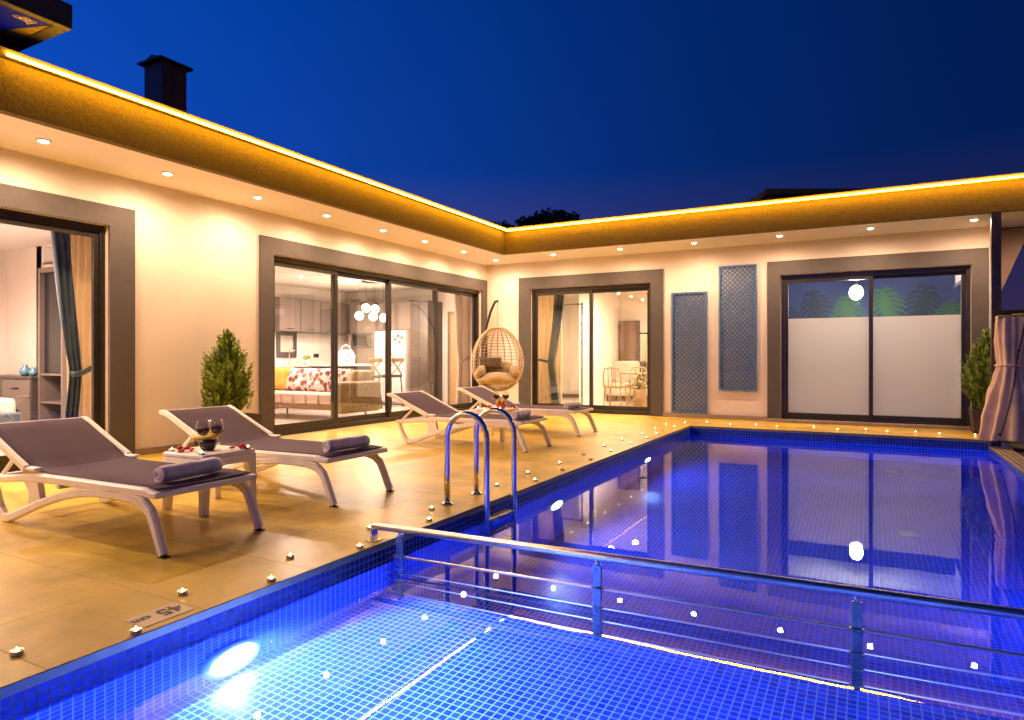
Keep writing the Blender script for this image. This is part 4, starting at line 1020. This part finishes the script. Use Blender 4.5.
# island and stools
o = thing('kitchen_island','navy kitchen island with a white top','kitchen island',(-9.6,10.4,0))
MB().box(-9.95,-9.35,9.75,10.9,.013,.88).build('body', M['navy'], o); MB().box(-10.0,-9.30,9.70,11.0,.881,.925,.004).build('top', M['white'], o)
bag = thing('paper_bag','white handled bag with red marks standing on the kitchen island','bag',(-9.6,10.45,.925))
m = MB(); m.rings([[(-9.62+sx*w,10.45+sy*l_,z) for sx,sy in ((-1,-1),(1,-1),(1,1),(-1,1))] for z,w,l_ in ((.926,.09,.17),(1.1,.09,.18),(1.22,.03,.15))],smooth=False); m.build('body', M['white'], bag)
MB().tube([(-9.62,10.45+.14*math.cos(a),1.2+.12*math.sin(a)) for a in [PI*i/10 for i in range(11)]],.012,6).build('handle', M['white'], bag)
m = MB(); 
for y,z in ((10.38,1.0),(10.5,1.05),(10.43,1.1)): m.lathe([(.022,0),(.022,.004)],(-9.528,y,z),10,Matrix.Rotation(PI/2,4,'Y'))
m.build('red_mark', M['redpetal'], bag)
def stool(x,y,lb,first_=None):
    if first_ is not None: return dup(first_,(x,y,0),None,lb)
    t = thing('bar_stool',lb,'stool',(x,y,0),'bar stools'); MB().box(x-.19,x+.19,y-.19,y+.19,.64,.70,.02).build('seat', M['taupedark'], t)
    b_ = MB(); b_.bar([(x+.18,y-.17,.70),(x+.21,y+.17,1.0)],.025,.03,Vector((1,0,0))).bar([(x+.18,y+.17,.70),(x+.21,y-.17,1.0)],.025,.03,Vector((1,0,0))); b_.box(x+.185,x+.225,y-.2,y+.2,.98,1.05,.008); b_.build('back', M['wood'], t)
    for sx in (-1,1):
        for sy in (-1,1): MB().tube([(x+sx*.16,y+sy*.16,.64),(x+sx*.2,y+sy*.2,.013)],.014,6).build('leg', M['iron'], t)
    return t
s0 = stool(-8.95,10.35,'bar stool with crossed wooden back, left one by the island'); stool(-8.90,11.0,'bar stool with crossed wooden back, right one by the island',s0)
pd = thing('pendant_lamp','pendant lamp with five glowing globes above the kitchen island','pendant lamp',(-9.0,10.55,2.64))
MB().lathe([(.22,2.61),(.22,2.639)],(-9.0,10.55,0),20).build('ceiling_plate', M['iron'], pd)
for x,y,z in ((-9.0,10.36,2.07),(-9.05,10.70,2.07),(-9.0,10.16,1.90),(-8.95,10.52,1.90),(-9.0,10.92,1.90)):
    MB().tube([(x,y,2.61),(x,y,z+.085)],.004,5).build('cord', M['iron'], pd); MB().ell((x,y,z),(.085,.085,.085),14,9).build('globe', M['globe'], pd)
point((-9.0,10.55,1.6),60,(1,.76,.52),.15)
# sofa
sf = thing('sofa','blush and olive tufted sofa behind the living room glass','sofa',(-8.4,8.3,0))
MB().box(-9.7,-7.62,8.0,8.75,.30,.46,.035,None,3).build('seat', M['sofaseat'], sf)
k = MB()
for i in range(7): k.box(-9.66+.29*i,-9.40+.29*i,7.965,8.02,.29,.455,.025,None,3)
k.build('seat_front', M['sofaseat'], sf)
MB().box(-9.7,-7.62,7.99,8.85,.20,.298,.01).build('base', M['wooddk'], sf)
MB().box(-9.7,-7.62,8.72,8.96,.30,.84,.06,None,3).build('backrest', M['sofaarm'], sf)
ar = MB().box(-7.62,-7.42,7.98,8.96,.14,.66,.06,None,4)
ar.build('arm', M['sofaarm'], sf)
tf = MB()
for i in range(6):
    for j in range(3): tf.ell((-7.415,8.10+.15*i+(.075 if j%2 else 0),.25+.14*j),(.012,.014,.014),8,5)
tf.build('tufting_buttons', M['darkcush'], sf)
for x,y in ((-9.6,8.06),(-7.7,8.06),(-9.6,8.85),(-7.7,8.85)): MB().tube([(x,y,.20),(x,y,.013)],.018,8).build('leg', M['iron'], sf)
fc = None
for i,(x,lb) in enumerate(((-9.05,'left floral cushion on the sofa'),(-8.55,'middle floral cushion on the sofa'),(-8.05,'right floral cushion on the sofa'))):
    o = MB().pillow((x,8.60,.66),(.56,.17,.44),0,-.28).build('floral_cushion', M['floral']); tag(o,lb,'cushion','floral cushions on the sofa')
tag(MB().pillow((-9.45,8.58,.67),(.46,.16,.44),.1,-.25).build('plain_cushion', M['yellow']),'plain yellow cushion at the left end of the sofa','cushion')
tag(MB().pillow((-7.72,8.55,.67),(.30,.16,.36),-.5,-.2).build('plain_cushion', M['egg_cushion']),'tan cushion against the sofa arm','cushion')

# ------------------------------------------------------------------ rear room furniture
o = thing('glass_screen','clear glass shower screen in the rear room','glass screen',(-5.9,13.4,0)); MB().box(-6.4,-5.45,13.2,13.212,.02,2.2).build('pane', M['glass'], o); MB().box(-5.45,-5.42,13.19,13.22,.013,2.25).box(-6.4,-5.45,13.192,13.222,2.2,2.23).build('frame', M['bsteel'], o)
o = thing('display_cabinet','dark glazed wall cabinet in the rear room','cabinet',(-5.3,15.9,1.0)); MB().box(-5.5,-5.02,15.82,15.99,.95,1.98).build('carcass', M['taupedark'], o)
for k in range(2): MB().box(-5.49+.24*k,-5.27+.24*k,15.81,15.819,.97,1.96,.003).build('door', M['wooddk'], o)
o = thing('floor_mirror','tall dark framed mirror against the wall of the rear room','mirror',(-4.95,15.95,.2)); MB().box(-5.12,-4.72,15.93,15.985,.5,1.68).build('frame', M['black'], o); MB().box(-5.085,-4.755,15.92,15.93,.535,1.645).build('glass', M['mirror'], o)
o = thing('armchair','pale armchair below the dark cabinet in the rear room','armchair',(-5.2,15.2,0)); MB().box(-5.55,-4.9,14.9,15.5,.15,.45,.05,None,3).build('seat', M['sofaseat'], o); MB().box(-5.55,-4.9,15.45,15.65,.2,.98,.06,None,3).build('backrest', M['sofaseat'], o)
for x,y in ((-5.5,14.95),(-4.95,14.95),(-5.5,15.6),(-4.95,15.6)): MB().tube([(x,y,.15),(x,y,.013)],.018,6).build('leg', M['iron'], o)
o = thing('dining_table','small round table in the rear room','table',(-4.4,13.9,0)); MB().lathe([(.38,.70),(.40,.71),(.40,.735)],(-4.4,13.9,0),28).build('tabletop', M['wood'], o); MB().lathe([(.2,.013),(.05,.05),(.035,.3),(.05,.70)],(-4.4,13.9,0),14).build('pedestal', M['wood'], o)
def wchair(x,y,rz,lb):
    t = thing('dining_chair',lb,'chair',(0,0,0),'wooden chairs in the rear room'); MB().box(-.2,.2,-.2,.2,.42,.455,.012).build('seat', M['wood'], t)
    bk = MB(); bk.tube([(-.19,.19,.45),(-.19,.22,.7),(-.15,.24,.82),(0,.25,.85),(.15,.24,.82),(.19,.22,.7),(.19,.19,.45)],.014,6)
    for k in (-1,0,1): bk.tube([(k*.08,.195,.45),(k*.08,.24,.84)],.009,5)
    bk.build('back', M['wood'], t)
    for sx in (-1,1):
        for sy in (-1,1): MB().tube([(sx*.17,sy*.17,.42),(sx*.19,sy*.19,.013)],.013,6).build('leg', M['wood'], t)
    t.location = (x,y,0); t.rotation_euler = (0,0,rz); return t
c_ = wchair(-4.75,13.4,PI,'wooden chair on the near left side of the round table'); dup(c_,(-3.95,13.6,0),-2.2,'wooden chair on the right side of the round table'); dup(c_,(-4.6,14.45,0),.2,'wooden chair behind the round table')
o = thing('indoor_plant','yellow green leafy plant in a basket inside the rear door','potted plant',(-3.95,12.65,0)); x,y = -4.02,12.75
MB().lathe([(.10,.013),(.13,.2),(.12,.42),(.105,.42)],(x,y,0),16).build('basket', M['wood'], o)
f = MB(); rnd = random.Random(9)
for k in range(60):
    a = rnd.uniform(0,6.28); up = rnd.uniform(.15,1.0); L = rnd.uniform(.18,.42); dr = Vector((math.cos(a)*(1.1-up),math.sin(a)*(1.1-up),up)).normalized(); p0 = Vector((x,y,.42)); p1 = p0+dr*L*1.3
    sd = dr.cross(Vector((0,0,1)))
    if sd.length < .1: sd = Vector((1,0,0))
    sd.normalize(); ll = .13; out = Vector((math.cos(a),math.sin(a),-.2)).normalized()
    f.tube([p0,p1],.003,4); f.poly([p1,p1+out*ll*.5+sd*.035,p1+out*ll,p1+out*ll*.5-sd*.035])
f.build('foliage', M['indoorleaf'], o, recalc=False)

# frosted room lamp and framed mirror
o = thing('hanging_bulb','bright white lamp hanging in front of the leaf wallpaper','lamp',(-.19,13.6,2.72)); MB().tube([(-.19,13.6,2.719),(-.19,13.6,2.40)],.006,6).lathe([(.03,2.37),(.03,2.42)],(-.19,13.6,0),12).build('cord', M['iron'], o); MB().ell((-.19,13.6,2.25),(.115,.115,.135),14,9).build('globe', M['bulb'], o)
point((-.19,13.35,2.1),115,(1,.93,.84),.1)
o = thing('framed_mirror','pale framed mirror on the side wall of the frosted room','mirror',(1.4,13.6,1.6)); MB().box(1.36,1.419,13.1,14.2,1.2,2.35,.004).build('frame', M['taupecab'], o); MB().box(1.355,1.36,13.16,14.14,1.26,2.29).build('glass', M['mirror'], o)
o = thing('armchair','rounded armchair seen as a soft shape behind the frosted glass','armchair',(-.5,12.9,0)); MB().box(-.85,-.15,12.75,13.4,.15,.7,.12,None,4).build('seat', M['sofaarm'], o)

# ------------------------------------------------------------------ sky, camera
wd = bpy.data.worlds.new('World'); SC.world = wd; wd.use_nodes = True
nt = wd.node_tree; N = nt.nodes; L = nt.links; bg = N['Background']
tc = N.new('ShaderNodeTexCoord'); sx = N.new('ShaderNodeSeparateXYZ'); L.new(tc.outputs['Generated'], sx.inputs[0])
cr = N.new('ShaderNodeValToRGB'); L.new(sx.outputs['Z'], cr.inputs[0]); e = cr.color_ramp.elements
e[0].position = 0; e[0].color = (.12,.075,.20,1); e[1].position = 1; e[1].color = (.0,.008,.08,1)
for p_,c_ in ((.15,(.050,.050,.225,1)),(.27,(.003,.038,.27,1)),(.45,(.001,.034,.25,1))):
    k = e.new(p_); k.color = c_
dp_ = N.new('ShaderNodeVectorMath'); dp_.operation = 'DOT_PRODUCT'; dp_.inputs[1].default_value = (-.879,-.476,0); L.new(tc.outputs['Generated'], dp_.inputs[0])
mr = N.new('ShaderNodeMapRange'); mr.inputs[1].default_value = -.62; mr.inputs[2].default_value = .62; mr.inputs[3].default_value = 0; mr.inputs[4].default_value = 1; L.new(dp_.outputs['Value'], mr.inputs[0])
mm = N.new('ShaderNodeMix'); mm.data_type = 'RGBA'; mm.blend_type = 'MULTIPLY'; mm.inputs['Factor'].default_value = 1
pw = N.new('ShaderNodeMath'); pw.operation = 'POWER'; pw.inputs[1].default_value = 1.6; L.new(mr.outputs[0], pw.inputs[0])
ma = N.new('ShaderNodeMath'); ma.operation = 'MULTIPLY_ADD'; ma.inputs[1].default_value = 1.66; ma.inputs[2].default_value = .34; L.new(pw.outputs[0], ma.inputs[0])
L.new(cr.outputs[0], mm.inputs['A']); L.new(ma.outputs[0], mm.inputs['B']); L.new(mm.outputs['Result'], bg.inputs[0]); bg.inputs[1].default_value = 1.0

cam = bpy.data.cameras.new('camera'); co = bpy.data.objects.new('camera', cam); COL.objects.link(co); SC.camera = co
cam.sensor_width = 36; cam.lens = 36*657/1024; cam.shift_y = -2/1024; cam.clip_start = .05; cam.clip_end = 1000
co.location = (0,0,1.05); co.rotation_euler = (PI/2,0,math.atan(356/657))

SC.view_settings.view_transform = 'Standard'; SC.view_settings.look = 'None'; SC.view_settings.exposure = 0; SC.view_settings.gamma = 1
cy = SC.cycles; cy.max_bounces = 10; cy.diffuse_bounces = 5; cy.glossy_bounces = 5; cy.transmission_bounces = 6; cy.transparent_max_bounces = 16
cy.caustics_reflective = False; cy.caustics_refractive = False; cy.sample_clamp_indirect = 12; cy.use_denoising = True
